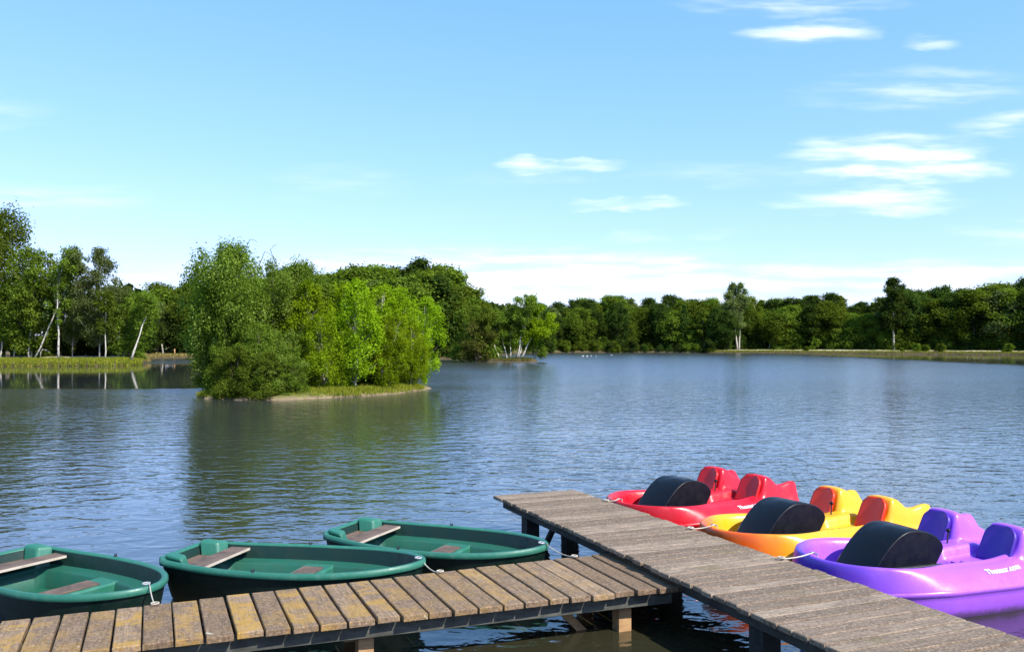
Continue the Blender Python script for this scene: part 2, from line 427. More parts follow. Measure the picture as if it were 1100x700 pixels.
M['rope'] = timber_mat('rope', (0.40, 0.35, 0.27), (0.58, 0.53, 0.44), 0.6)
M['feather'] = plastic_mat('white_feather', (0.60, 0.60, 0.60), rough=0.8, dirt=0.1)
M['beak'] = plastic_mat('orange_beak', (0.6, 0.25, 0.03), rough=0.5)

# ------------------------------------------------------------------ the lake, its shore and the land
def wl(px, y): return tuple(P(px, y)[:2])


outline = [(9.5, 1.6), (3, 2.3), (-3, 2.4), (-9, 2.6), (-16, 5), (-30, 16), (-48, 36), (-72, 60), (-92, 82),
           wl(-200, 393.3), wl(0, 393.2), wl(60, 393.2), wl(120, 393), wl(148, 392), wl(157, 389.5), wl(154, 387), wl(152, 385.2),
           wl(175, 384.6), wl(240, 384.2), wl(320, 385), wl(420, 385.7), wl(480, 386), wl(505, 385.2), wl(530, 382.3), wl(560, 379.8),
           wl(600, 378.8), wl(700, 378.6), wl(780, 379.2), wl(900, 379.8), wl(1000, 380.4), wl(1100, 381.2), wl(1250, 383), wl(1500, 387),
           (105, 70), (70, 30), (32, 5)]
CEN = np.array((0.0, 12.0))


def shore_curve():
    rng = np.random.default_rng(5)
    pts = np.array(outline); pts = np.vstack([pts, pts[:1]])
    out = []
    for a, b in zip(pts[:-1], pts[1:]):
        n = max(2, int(np.linalg.norm(b - a) / 0.8))
        for i in range(n): out.append(a + (b - a) * i / n)
    out = np.array(out)
    for _ in range(3): out = (np.roll(out, 1, 0) + out * 2 + np.roll(out, -1, 0)) / 4
    d = np.linalg.norm(out - CEN, axis=1)
    jit = rng.normal(0, 1, len(out))
    for _ in range(2): jit = (np.roll(jit, 1) + jit + np.roll(jit, -1)) / 3
    dirs = (out - CEN) / d[:, None]
    return out + dirs * (jit * 0.35 * np.clip((d - 12) / 60, 0, 1))[:, None]


SH = shore_curve()
SH_DIR = (SH - CEN) / np.linalg.norm(SH - CEN, axis=1)[:, None]
OFF = [(-5, -1.3), (-1.2, -0.45), (0, -0.02), (0.25, 0.22), (0.8, 0.42), (1.6, 0.52), (3, 0.60), (6, 0.66), (11, 0.72), (22, 0.8), (45, 1.0), (110, 1.2), (350, 1.5), (1200, 1.0), (4500, -2)]


def fan(rows, lo=0, hi=None, seed=1, closed=True):
    rng = np.random.default_rng(seed)
    idx = np.arange(len(SH)) if closed else np.arange(lo, hi)
    V = []
    for off, z in rows:
        p = SH[idx] + SH_DIR[idx] * off
        zz = z + (rng.normal(0, 0.035, len(idx)) if off > 0.5 else 0)
        V.append(np.column_stack([p, np.broadcast_to(zz, len(idx))]))
    n = len(idx); V = np.vstack(V); Fq = []
    for r in range(len(rows) - 1):
        a = np.arange(n if closed else n - 1); b = (a + 1) % n
        Fq.append(np.column_stack([r * n + a, r * n + b, (r + 1) * n + b, (r + 1) * n + a])[:, ::-1])
    return V, np.vstack(Fq)


V, Fq = fan(OFF)
tag(obj('ground', mesh_np('ground', V, Fq, [M['ground']], True)), kind='structure')


def shore_index(px0, px1, dmin=60):
    """indices of the shore samples seen between two photo columns"""
    c = SH[:, 0] / np.maximum(SH[:, 1], 0.1) * F + 550
    i = np.where((c >= px0) & (c <= px1) & (SH[:, 1] > dmin))[0]
    return i.min(), i.max() + 1


def shore_point(px, off, dmin=60):
    c = SH[:, 0] / np.maximum(SH[:, 1], 0.1) * F + 550
    ok = np.where(SH[:, 1] > dmin)[0]
    # the nearest bank seen in that column
    near = ok[np.argsort(np.abs(c[ok] - px))[:6]]
    i = near[np.argmin(np.abs(c[near] - px))]
    return SH[i] + SH_DIR[i] * off


lo, hi = shore_index(765, 1420)
path_rows = [(1.5, 0.56), (2.6, 0.64), (3.9, 0.69), (4.6, 0.66)]
V, Fq = fan(path_rows, lo, hi, 9, False)
tag(obj('shore_path', mesh_np('shore_path', V, Fq, [M['sand']], True)), kind='structure')

lo, hi = shore_index(-330, 150); hi = lo + int((SH[lo:hi, 1] < 93).sum())
V, Fq = fan([(7.0, 0.72), (8.0, 0.80), (10.5, 0.86), (11.5, 0.80)], lo, hi - 4, 10, False)
tag(obj('spit_path', mesh_np('spit_path', V, Fq, [M['sand']], True)), kind='structure')

wv = np.array([(-600, -60, 0), (600, -60, 0), (600, 500, 0), (-600, 500, 0)], dtype=float)
tag(obj('lake_water', mesh_np('lake_water', wv, [(0, 1, 2, 3)], [M['water']])), kind='structure')


def mound(name, cx, cy, rx, ry, h, rot, seed, m):
    """a low islet: steep little bank, gently domed top"""
    rng = np.random.default_rng(seed); n = 96; rows = [(1.25, -0.8), (1.05, -0.2), (1.0, -0.02), (0.975, 0.05), (0.95, 0.12), (0.90, h * 0.6), (0.8, h * 0.85), (0.6, h), (0.3, h * 1.05)]
    a = np.arange(n) / n * 2 * np.pi
    wob = 1 + 0.05 * np.sin(3 * a + seed) + 0.03 * np.sin(7 * a + 2 * seed) + 0.015 * np.sin(17 * a) + rng.normal(0, 0.009, n)
    V = []
    for s, z in rows:
        x = np.cos(a) * rx * wob * s; y = np.sin(a) * ry * wob * s
        V.append(np.column_stack([cx + x * math.cos(rot) - y * math.sin(rot), cy + x * math.sin(rot) + y * math.cos(rot), z + rng.normal(0, 0.015, n)]))
    V.append(np.array([[cx, cy, h * 1.05]])); V = np.vstack(V); Fs = []
    for r in range(len(rows) - 1):
        for i in range(n): Fs.append((r * n + i, r * n + (i + 1) % n, r * n + n + (i + 1) % n, r * n + n + i))
    k = (len(rows) - 1) * n
    for i in range(n): Fs.append((k + i, k + (i + 1) % n, len(V) - 1))
    return tag(obj(name, mesh_np(name, V, Fs, [m], True)), kind='structure')


ISL = (-9.5, 43.5); ISR = (6.4, 4.4); ISA = R(59)
mound('island_ground', ISL[0], ISL[1], ISR[0], ISR[1], 0.30, ISA, 3, M['isle'])
ISL2 = (-0.6, 104.5)
mound('islet_ground', ISL2[0], ISL2[1], 3.6, 2.0, 0.45, 0, 8, M['ground'])


# ------------------------------------------------------------------ vegetation
def leaves(C, size, rng, up=0.35, outward=None, asp=0.62):
    """one small rhombic leaf face at every centre"""
    n = len(C); nrm = rng.normal(0, 1, (n, 3)); nrm[:, 2] = np.abs(nrm[:, 2]) + up
    if outward is not None: nrm += outward * 0.9
    nrm /= np.linalg.norm(nrm, axis=1)[:, None]
    a = np.cross(nrm, rng.normal(0, 1, (n, 3))); a /= np.linalg.norm(a, axis=1)[:, None]
    b = np.cross(nrm, a); s = size * rng.uniform(0.6, 1.35, n)[:, None]
    V = np.stack([C - a * s * 0.5, C + b * s * asp * 0.5 + nrm * s * 0.08, C + a * s * 0.5, C - b * s * asp * 0.5 + nrm * s * 0.08], 1).reshape(-1, 3)
    return V, np.arange(n * 4).reshape(-1, 4)


def blob_leaves(blobs, n_total, size, rng, hollow=0.35):
    """leaves through the volume of many clumps; returns verts, faces, clump tint per leaf"""
    blobs = np.array(blobs); vol = blobs[:, 3] ** 2 * blobs[:, 4]; share = vol ** 0.8; share /= share.sum()
    C, T, O = [], [], []
    for bl, sh in zip(blobs, share):
        n = max(6, int(n_total * sh)); v = rng.normal(0, 1, (n, 3)); v /= np.linalg.norm(v, axis=1)[:, None]
        r = (hollow + (1 - hollow) * rng.random(n) ** 0.6) * (1 + 0.18 * rng.normal(0, 1, n).clip(-1.5, 2.2))
        p = v * r[:, None] * np.array([bl[3], bl[3], bl[4]])
        # sub-tufts: pull leaves together so that gaps open up
        k = max(3, n // 14); cen = p[rng.integers(0, n, k)]; w = rng.integers(0, k, n)
        p = p * 0.62 + cen[w] * 0.38 + rng.normal(0, 0.16, (n, 3)) * bl[3]
        C.append(p + bl[:3]); T.append(np.full(n, rng.random()) * 0.75 + 0.25 * rng.random(k)[w]); O.append(v)
    C = np.vstack(C); T = np.concatenate(T); O = np.vstack(O)
    V, Fq = leaves(C, size, rng, 0.35, O)
    return V, Fq, T


def trunk_shape(mb, pts, r0, r1, n=7):
    k = len(pts); mb.tube(pts, [r0 + (r1 - r0) * (i / (k - 1)) ** 0.7 for i in range(k)], n)


def bent(p0, p1, rng, k=6, amp=0.05):
    p0, p1 = np.array(p0, float), np.array(p1, float); L = np.linalg.norm(p1 - p0)
    off = np.cumsum(rng.normal(0, amp * L / k, (k + 1, 3)), 0); off -= np.linspace(0, 1, k + 1)[:, None] * off[-1]; off[0] = 0
    return [tuple(p0 + (p1 - p0) * i / k + off[i]) for i in range(k + 1)]


def tree_meshes(seed, H, W, base, shape, n_leaf, leaf, m_leaf, m_bark, r0=0.16, lean=(0, 0), n_blob=34, stems=1, blob=0.30, spread=0.35, limb=0.12, vs=(0.62, 0.95)):
    """trunk mesh and crown mesh of one tree, base at the origin. shape: round | column | cone | airy | bush"""
    rng = np.random.default_rng(seed); mb = MB(); blobs = []
    tops = []
    for s in range(stems):
        a = rng.uniform(0, 2 * np.pi); rr = 0 if stems == 1 else spread * W * (0.3 + 0.7 * rng.random())
        b0 = np.array([math.cos(a) * rr * 0.25, math.sin(a) * rr * 0.25, -0.15])
        b1 = np.array([lean[0] + math.cos(a) * rr, lean[1] + math.sin(a) * rr, H * (0.93 if stems == 1 else rng.uniform(0.72, 0.95))])
        pts = bent(b0, b1, rng, 8, 0.07); trunk_shape(mb, pts, r0, r0 * 0.12, 8); tops.append(np.array(pts))
    for i in range(n_blob):
        t = (i + rng.random()) / n_blob                  # along the crown's height
        z = base + (H - base) * (0.03 + 0.97 * t)
        prof = {'round': math.sin(math.pi * (0.12 + 0.83 * t)) ** 0.7, 'column': min(1, 1.4 * (1 - t) ** 0.5) * min(1, 0.5 + 2.2 * t),
                'cone': (1 - t) ** 0.75 * min(1, 0.55 + 2.5 * t), 'airy': math.sin(math.pi * (0.16 + 0.80 * t)) ** 0.9 * rng.uniform(0.6, 1.15),
                'bush': math.cos(math.pi / 2 * t) ** 0.6}[shape]
        a = rng.uniform(0, 2 * np.pi); st = tops[rng.integers(0, stems)]
        tz = np.interp(z, st[:, 2], np.arange(len(st))); k = int(min(tz, len(st) - 2)); ax = st[k] + (st[k + 1] - st[k]) * (tz - k)
        br = blob * W * rng.uniform(0.55, 1.15) * (0.55 + 0.45 * prof)
        rad = max(0, W * 0.5 * prof - br * 0.55) * (0.25 + 0.75 * rng.random() ** 0.5)
        c = np.array([ax[0] + math.cos(a) * rad, ax[1] + math.sin(a) * rad, min(z, H - br * 0.5)])
        blobs.append((*c, br, br * rng.uniform(*vs)))
        if shape != 'bush' or i % 2 == 0:
            z0 = max(base * 0.75, c[2] - rad * rng.uniform(0.5, 1.0) - 0.2); tz = np.interp(z0, st[:, 2], np.arange(len(st))); k = int(min(tz, len(st) - 2))
            p0 = st[k] + (st[k + 1] - st[k]) * (tz - k); trunk_shape(mb, bent(p0, c, rng, 4, 0.08), r0 * limb, r0 * 0.05, 5)
    V, Fq, T = blob_leaves(blobs, n_leaf, leaf, rng)
    tm = mesh_np('trunk', np.array([tuple(v) for v in mb.v]), mb.f, [m_bark], True)
    cm = mesh_np('crown', V, Fq, [m_leaf], False, None, {'tint': T})
    return tm, cm


VAR = {}


def plant(kind, name, label, cat, p, scale=1.0, rz=0.0, group=None, sz=None, tilt=(0, 0)):
    """a tree, bush or sapling as a thing with a trunk and a crown; the meshes are shared"""
    tm, cm = VAR[kind]
    t = thing(name, label, cat, (p[0], p[1], p[2] if len(p) > 2 else 0.6), rz, group)
    t.scale = (scale, scale, sz if sz else scale); t.rotation_euler = (tilt[0], tilt[1], rz)
    obj('trunk', tm, t); obj('crown', cm, t)
    return t


def tuft_mesh(name, pts, h, w, rng, m, n_blade=5):
    """many grass blades: a narrow upright triangle each"""
    P0 = np.repeat(np.asarray(pts), n_blade, 0); n = len(P0)
    P0 = P0 + np.column_stack([rng.normal(0, w * 2.5, (n, 2)), np.zeros(n)])
    a = rng.uniform(0, 2 * np.pi, n); s = np.column_stack([np.cos(a), np.sin(a), np.zeros(n)]) * w * 0.5
    top = np.column_stack([rng.normal(0, 0.28, (n, 2)), np.ones(n)]) * (h * rng.uniform(0.5, 1.25, n))[:, None]
    V = np.stack([P0 - s, P0 + s, P0 + top + s * 0.15, P0 + top - s * 0.15], 1).reshape(-1, 3)
    return mesh_np(name, V, np.arange(n * 4).reshape(-1, 4), [m], False, None, {'tint': np.repeat(rng.random(len(pts)), n_blade)})


rnd = random.Random(11)

# ---- woodland kinds (shared meshes)
for i in range(3): VAR[f'oak{i}'] = tree_meshes(20 + i, 11.5, 7.8, 1.2, 'round', 13000, 0.34, M['leaf_mid'], M['bark'], 0.2, n_blob=64, blob=0.23)
for i in range(3): VAR[f'dark{i}'] = tree_meshes(40 + i, 12.5, 6.6, 0.8, 'round', 12000, 0.34, M['leaf_dark'], M['bark'], 0.2, n_blob=60, blob=0.24, vs=(0.7, 1.3))
for i in range(2): VAR[f'pale{i}'] = tree_meshes(50 + i, 12.0, 6.6, 1.8, 'airy', 8000, 0.38, M['leaf_pale'], M['grey_bark'], 0.15, n_blob=52, blob=0.22)
for i in range(3): VAR[f'birch{i}'] = tree_meshes(60 + i, 12.5, 5.6, 2.4, 'airy', 8000, 0.34, M['leaf_mid'], M['birch_bark'], 0.13, n_blob=54, blob=0.21)
for i in range(3): VAR[f'bush{i}'] = tree_meshes(70 + i, 3.6, 5.0, 0.1, 'bush', 4200, 0.34, M['leaf_mid'] if i else M['leaf_dark'], M['bark'], 0.07, n_blob=26, stems=3, blob=0.25)
VAR['pine0'] = tree_meshes(80, 13.5, 4.6, 3.0, 'cone', 6000, 0.36, M['leaf_dark'], M['bark'], 0.2, n_blob=44, blob=0.22)


def px_of(p): return 550 + F * p[0] / p[1]


KINDS = ['oak0', 'oak1', 'oak2', 'dark0', 'dark1', 'dark2', 'pale0', 'birch0', 'birch1', 'birch2', 'pine0', 'pale1']


def wood_row(px0, px1, step, off, tops, label, group, weights, jitter=1.6):
    """one row of a far wood: a tree every few pixels, its top at the height the photo shows there"""
    px = px0
    while px < px1:
        q = shore_point(px, off + rnd.uniform(-jitter, jitter)); d = q[1]
        ty = np.interp(px, [a for a, _ in tops], [b for _, b in tops]) + rnd.uniform(-5.0, 8.0)
        H = (HZ - ty) / F * d + EYE - 0.65
        k = rnd.choices(KINDS, weights)[0]; H0 = max(v.co.z for v in VAR[k][1].vertices) if k not in HT else HT[k]; HT[k] = H0
        s = H / H0
        plant(k, 'woodland_tree', label, 'tree', (q[0], q[1], 0.62), s * rnd.uniform(1.05, 1.5), rnd.uniform(0, 6.28), group, s)
        px += step * rnd.uniform(0.7, 1.35)


HT = {}
W_MIX = [3, 3, 3, 3, 3, 3, 1.2, .8, .8, .8, 1.2, 1.0]
W_DARK = [2, 2, 1, 4, 4, 4, .5, .4, .3, .3, 2, .5]
W_BIG = [5, 5, 5, 2, 2, 1, 1.0, 1, 1, 1, .2, .6]
tops_r = [(560, 333), (585, 324), (640, 321), (655, 318), (700, 321), (730, 318), (760, 322), (800, 318), (850, 320), (890, 317), (925, 322), (950, 314), (985, 305), (1020, 308), (1050, 303), (1075, 303), (1100, 297), (1180, 290), (1400, 280)]
GR = 'trees of the far wood across the lake'
wood_row(572, 790, 13, 4.5, [(a, b + 9) for a, b in tops_r], 'leafy front tree of the far wood between the birch islet and the twin white trunks', GR, W_DARK)
wood_row(796, 955, 13, 9.5, [(a, b + 7) for a, b in tops_r], 'leafy tree behind the shore path, between the twin white trunks and the single pale trunk', GR, W_MIX)
wood_row(962, 1230, 14, 9.5, [(a, b + 7) for a, b in tops_r], 'leafy tree behind the shore path, right of the single pale trunk', GR, W_MIX)
wood_row(565, 1230, 13, 15, tops_r, 'tree top showing over the front trees of the far wood across open water', GR, W_DARK)
wood_row(565, 1300, 15, 23, [(a, b + 1) for a, b in tops_r], 'tree at the back of the far wood, mostly hidden by those in front', GR, W_DARK)

tops_c = [(140, 312), (160, 309), (178, 300), (205, 304), (240, 300), (280, 296), (318, 284), (345, 292), (372, 282), (395, 279), (415, 287), (440, 277), (460, 273), (480, 284), (500, 303), (515, 318), (530, 332)]
GC = 'trees on the shore behind the big island'
wood_row(352, 520, 15, 3.5, [(a, b + 12) for a, b in tops_c], 'big rounded tree on the near edge of the shore behind the green island', GC, W_BIG)
wood_row(160, 352, 15, 5, [(a, b + 12) for a, b in tops_c], 'dark tree on the shore seen in the gap left of the green island', GC, W_DARK)
wood_row(130, 512, 15, 11, tops_c, 'tall tree top rising over the rounded trees behind the green island', GC, W_BIG)
wood_row(120, 520, 18, 18, [(a, b + 2) for a, b in tops_c], 'tree at the back of the wood behind the green island, mostly hidden', GC, W_DARK)

# ---- notable trees across the lake
def fit(kind, name, label, px, off, ty, wscale=1.0, rz=None, group=None, dmin=60, tilt=(0, 0), p=None):
    q = p if p is not None else shore_point(px, off, dmin)
    H = (HZ - ty) / F * q[1] + EYE - 0.6
    if kind not in HT: HT[kind] = max(v.co.z for v in VAR[kind][1].vertices)
    s = H / HT[kind]
    return plant(kind, name, label, 'tree', (q[0], q[1], 0.6), s * wscale, rnd.uniform(0, 6.28) if rz is None else rz, group, s, tilt)


VAR['tall_birch'] = tree_meshes(91, 14.0, 6.4, 4.6, 'airy', 13000, 0.32, M['leaf_pale'], M['birch_bark'], 0.24, n_blob=60, stems=2, blob=0.22, spread=0.25)
fit('tall_birch', 'birch_tree', 'tall birch with two white trunks standing above the far wood behind the path', 793, 5, 301, 0.95, 0.4)
VAR['tall_dark'] = tree_meshes(92, 14.0, 7.5, 4.0, 'airy', 13000, 0.36, M['leaf_dark'], M['birch_bark'], 0.26, n_blob=50, blob=0.21)
fit('tall_dark', 'tall_tree', 'tall dark tree with a single pale trunk, highest on the right of the far wood', 957, 6.2, 296, 0.95, 1.2)
fit('dark1', 'tall_tree', 'dark narrow tree leaning over the rounded trees at the right end of the photo', 1098, 14, 296, 1.0)
for px, o_, w_ in ((873, 4.6, .28), (985, 2.0, .42), (997, 2.2, .36), (1010, 1.7, .42), (1084, 1.8, .42), (866, 1.6, .26), (968, 1.8, .22)):
    q = shore_point(px, o_)
    plant('bush1', 'shore_bush', {873: 'low dark bush on the path edge, left of the pale trunk', 985: 'leftmost round bush of the close trio on the right shore path',
          997: 'middle round bush of the close trio on the right shore path', 1010: 'rightmost and roundest bush of the close trio on the right shore path',
          1084: 'lone round bush on the path edge near the right end of the photo', 866: 'small low bush at the waterline left of the pale trunk', 968: 'tiny bush at the waterline just right of the pale trunk'}[px],
          'bush', (q[0], q[1], 0.5), w_, rnd.uniform(0, 6), 'bushes along the shore path')
for i in range(30):
    px = 560 + i * 23 + rnd.uniform(-7, 7); q = shore_point(px, 4.2 if px < 760 else 8.2)
    plant(f'bush{rnd.randrange(3)}', 'undergrowth_bush', 'dark undergrowth bush under the front trees of the far wood', 'bush', (q[0], q[1], 0.55), rnd.uniform(0.75, 1.25), rnd.uniform(0, 6), 'undergrowth of the far wood')
for i in range(20):
    px = 574 + i * 9.6 + rnd.uniform(-4, 4); q = shore_point(px, 0.9)
    plant(f'bush{rnd.randrange(3)}', 'undergrowth_bush', 'dark bush along the waterline of the far wood, near the white birds', 'bush', (q[0], q[1], 0.25), rnd.uniform(0.35, 0.7), rnd.uniform(0, 6), 'bushes on the dark far waterline')
for i in range(17):
    px = 350 + i * 10.5 + rnd.uniform(-4, 4); q = shore_point(px, 1.8)
    plant(f'bush{rnd.randrange(3)}', 'undergrowth_bush', 'low bush at the waterline under the rounded trees behind the green island', 'bush', (q[0], q[1], 0.4), rnd.uniform(0.6, 1.0), rnd.uniform(0, 6), 'bushes under the rounded trees')

# ---- the left spit
GL = 'trees on the left spit'
VAR['spit_big'] = tree_meshes(101, 18.5, 13.5, 1.2, 'round', 34000, 0.30, M['leaf_mid'], M['grey_bark'], 0.34, n_blob=130, blob=0.15, vs=(1.0, 2.0))
VAR['spit_mid'] = tree_meshes(102, 11.5, 7.4, 1.0, 'round', 19000, 0.24, M['leaf_mid'], M['birch_bark'], 0.12, n_blob=90, blob=0.19)
VAR['spit_pale'] = tree_meshes(103, 12.5, 8.4, 1.8, 'airy', 19000, 0.22, M['leaf_pale'], M['birch_bark'], 0.11, n_blob=100, blob=0.17)
VAR['spit_green'] = tree_meshes(104, 9.0, 5.8, 0.8, 'round', 14000, 0.23, M['leaf_mid'], M['birch_bark'], 0.10, n_blob=70, blob=0.2)


def spit(px, d): return at(px, d, 0.6)


fit('spit_big', 'broadleaf_tree', 'large dark broadleaf tree cut by the left frame edge on the spit', 2, 0, 208, 1.0, 0.3, p=spit(-6, 97))
fit('spit_big', 'broadleaf_tree', 'huge dark tree beyond the large one at the left frame edge', -60, 0, 190, 1.0, 2.3, p=spit(-70, 104))
fit('spit_mid', 'broadleaf_tree', 'green mid-height tree with foliage down to the grass, second from left on the spit', 30, 0, 262, 1.0, 1.0, p=spit(34, 94))
fit('spit_pale', 'birch_tree', 'pale silvery birch with open crown behind the leaning white trunk', 80, 0, 263, 0.62, 2.0, p=spit(78, 96))
fit('spit_pale', 'birch_tree', 'tallest pale birch with upright white trunk near the middle of the spit', 112, 0, 262, 0.8, 4.0, p=spit(107, 93.5))
fit('spit_green', 'birch_tree', 'yellow green birch on the grass near the tip of the spit', 142, 0, 308, 0.95, 0.5, p=spit(128, 95))
fit('spit_mid', 'broadleaf_tree', 'dense green tree between the leaning trunk and the tallest pale birch', 62, 0, 298, 0.85, 3.0, p=spit(66, 101))
fit('spit_green', 'broadleaf_tree', 'low dark tree behind the straight white trunk on the spit', 92, 0, 320, 1.15, 2.2, p=spit(92, 104))
fit('spit_mid', 'broadleaf_tree', 'leafy tree at the back of the spit left of the straight white trunk', 20, 0, 290, 0.9, 5.0, p=spit(16, 106))


def lean_birch(name, label, base, tip, r0, crown, n_leaf, leaf, m_leaf, seed, bark='birch_bark', side=1.0, amp=0.05):
    """a thin leaning birch: white trunk to a tip, small airy crown blobs (x, y, z, r, rz relative to base)"""
    rng = np.random.default_rng(seed); mb = MB()
    t = thing(name, label, 'tree', base); b = np.array(base)
    pts = bent((0, 0, -0.15), np.array(tip) - b, rng, 7, amp); trunk_shape(mb, pts, r0, r0 * 0.25, 8)
    extra = []
    for q in np.linspace(0.45, 0.95, 9):
        kk = q * (len(pts) - 1); i0 = int(kk); pp_ = np.array(pts[i0]) + (np.array(pts[min(i0 + 1, len(pts) - 1)]) - np.array(pts[i0])) * (kk - i0)
        rr_ = (0.35 + 0.5 * q) * rng.uniform(0.7, 1.2); extra.append((*(pp_ + rng.normal(0, 0.35, 3)), rr_, rr_ * 1.1))
    for c in crown[::5]:
        k = min(len(pts) - 2, max(2, int(len(pts) * 0.6 + rng.integers(0, 3)))); trunk_shape(mb, bent(pts[k], c[:3], rng, 4, 0.07), r0 * 0.11, r0 * 0.04, 5)
    mb.build('trunk', M[bark], t, True)
    V, Fq, T = blob_leaves(list(crown) + extra, int(n_leaf * 2.0), leaf * 0.92, rng)
    obj('crown', mesh_np('crown', V, Fq, [m_leaf], False, None, {'tint': T}), t)
    return t


def crown_at(c, w, h, n, r, seed):
    rng = np.random.default_rng(seed); out = []
    for i in range(n):
        v = rng.normal(0, 1, 3); v /= np.linalg.norm(v); v *= rng.random() ** 0.4
        rr = r * rng.uniform(0.6, 1.2); out.append((c[0] + v[0] * w, c[1] + v[1] * w, c[2] + v[2] * h, rr, rr * 0.8))
    return out


def up(px, y, d): return np.array([(px - 550) / F * d, d, EYE + (HZ - y) / F * d])


b0 = spit(36, 92); tp = up(80, 282, 92)
lean_birch('leaning_birch', 'white birch trunk leaning far to the right, left of the straight trunk on the spit', b0, tp, 0.10, crown_at(tp - np.array(b0), 1.6, 1.4, 14, 0.7, 1), 1700, 0.23, M['leaf_pale'], 201)
b0 = spit(63, 91); tp = up(62, 290, 91)
lean_birch('birch_tree', 'straight slender birch with the whitest trunk standing at the water on the spit', b0, tp, 0.13, crown_at(tp - np.array(b0) + np.array((0.3, 0, 0.5)), 1.8, 1.6, 16, 0.75, 2), 2000, 0.23, M['leaf_mid'], 202)
b0 = spit(141, 91.5); tp = up(163, 322, 93)
lean_birch('leaning_birch', 'thin birch leaning right at the tip of the spit', b0, tp, 0.13, crown_at(tp - np.array(b0) + np.array((-.4, 0, -.4)), 1.5, 1.5, 14, 0.75, 3), 2000, 0.23, M['leaf_mid'], 203)
b0 = spit(113, 92); tp = up(113, 320, 92)
lean_birch('birch_tree', 'thin pale trunk close beside the tallest pale birch', b0, tp, 0.09, crown_at(tp - np.array(b0), 1.2, 1.2, 10, 0.6, 4), 1000, 0.23, M['leaf_mid'], 204)
for px, d, ty, lab in ((1, 93, 345, 'short white stem at the left frame edge on the spit'), (15, 94, 350, 'second white stem from the left frame edge on the spit'), (32, 93, 342, 'forked white stem beside the dark stump on the spit'),
                       (132, 96, 350, 'stubby pale stem just left of the thin birch at the tip')):
    b0 = spit(px, d); tp = up(px + 4, ty - 12, d)
    lean_birch('birch_sapling', lab, b0, tp, 0.10, crown_at(tp - np.array(b0) + np.array((0, 0, .3)), 1.2, 0.8, 9, 0.6, int(px) + 9), 800, 0.23, M['leaf_mid'], 210 + int(px))
for px, w_, lab in ((45, .55, 'grey green bush by the fallen branch on the spit'), (150, .33, 'little yellow green bush at the outermost tip of the spit')):
    plant('bush1', 'spit_bush', lab, 'bush', spit(px, 95), w_, 1.0)
for px in (8, 26, 70, 88, 104, 122):
    plant(f'bush{px % 3}', 'undergrowth_bush', 'dark undergrowth bush behind the white stems of the left spit', 'bush', spit(px, 103 + px % 5), 0.8, px, 'undergrowth of the left spit')
mb = MB(); q = spit(43.5, 92.5)
mb.tube([q, q + Vector((0.05, 0, 0.75)), q + Vector((0.25, 0, 1.0)), q + Vector((0.55, 0.05, 0.95)), q + Vector((0.95, 0.1, 0.72))], [0.07, 0.06, 0.055, 0.05, 0.03], 7)
tag(mb.build('bent_branch', M['birch_bark'], None, True), 'bare white branch bent over like a hook on the spit grass', 'branch')
mb = MB(); q = spit(8.5, 92.5); mb.tube([q - Vector((0, 0, .2)), q + Vector((0, 0, .45)), q + Vector((0.02, 0, 0.8))], [0.27, 0.24, 0.22], 9)
tag(mb.build('tree_stump', M['bark'], None, True), 'dark cut stump between white stems at the left frame edge', 'stump')
for px, h_, tilt_, lab in ((174.5, 1.5, 0.25, 'slanted pale trunk on the far bank in the gap left of the green island'), (189.5, 0.75, 0.0, 'short upright post on the far bank left of the green island')):
    q = shore_point(px, 2.2); mb = MB(); mb.tube([(q[0], q[1], 0.3), (q[0] - tilt_ * 0.5, q[1], 0.5 + h_ * .6), (q[0] - tilt_, q[1], 0.6 + h_)], [0.13, 0.11, 0.09], 7)
    tag(mb.build('bare_trunk' if h_ > 1 else 'wooden_post', M['birch_bark'] if h_ > 1 else M['post'], None, True), lab, 'trunk' if h_ > 1 else 'post')

# ---- the birch islet in the middle distance
d2 = 104.0
def islet(px, y=389.2): return at(px, d2, 0.45)


specs = [  # base px, tip (px, y), radius, crown centre px/y offset, w, h, blobs, leaves, material
    (536, (522, 336), .10, 'thin birch leaning left on the islet', (0, -.2), 1.7, 1.6, 18, .7, 'leaf_mid'),
    (545, (537, 338), .09, 'left trunk of the middle birch pair leaning left on the islet', (0, 0), 1.4, 1.5, 15, .65, 'leaf_mid'),
    (548, (551, 335), .08, 'slim upright birch right of the middle pair on the islet', (0, .2), 1.4, 1.5, 14, .6, 'leaf_mid'),
    (554, (566, 330), .13, 'thick white birch bending right near the right end of the islet', (.1, .3), 2.0, 1.7, 22, .75, 'leaf_mid'),
    (559, (583, 338), .12, 'rightmost white birch leaning furthest right over the water on the islet', (0, -.2), 1.9, 2.2, 22, .75, 'leaf_bright'),
    (556, (569, 316), .09, 'tallest slender birch with a pointed top behind the white pair on the islet', (0, -.6), 0.8, 1.7, 12, .55, 'leaf_mid')]
for i, (bx, tp, r_, lab, oc, w_, h_, nb, br, ml) in enumerate(specs):
    b0 = islet(bx); t_ = up(tp[0], tp[1] + 6, d2 + (i % 3) * 0.5)
    lean_birch('islet_birch', lab, b0, t_, r_, crown_at(t_ - np.array(b0) + np.array((oc[0], 0, oc[1])), w_, h_, nb, br, 30 + i), 90 * nb + 700, 0.22, M[ml], 230 + i, amp=0.09)
VAR['islet_bush'] = tree_meshes(120, 4.6, 4.8, 0.1, 'bush', 6500, 0.20, M['leaf_brown'], M['bark'], 0.06, n_blob=40, stems=4, blob=0.2)
VAR['islet_bush_green'] = tree_meshes(121, 4.6, 4.8, 0.1, 'bush', 6500, 0.20, M['leaf_mid'], M['bark'], 0.06, n_blob=40, stems=4, blob=0.2)
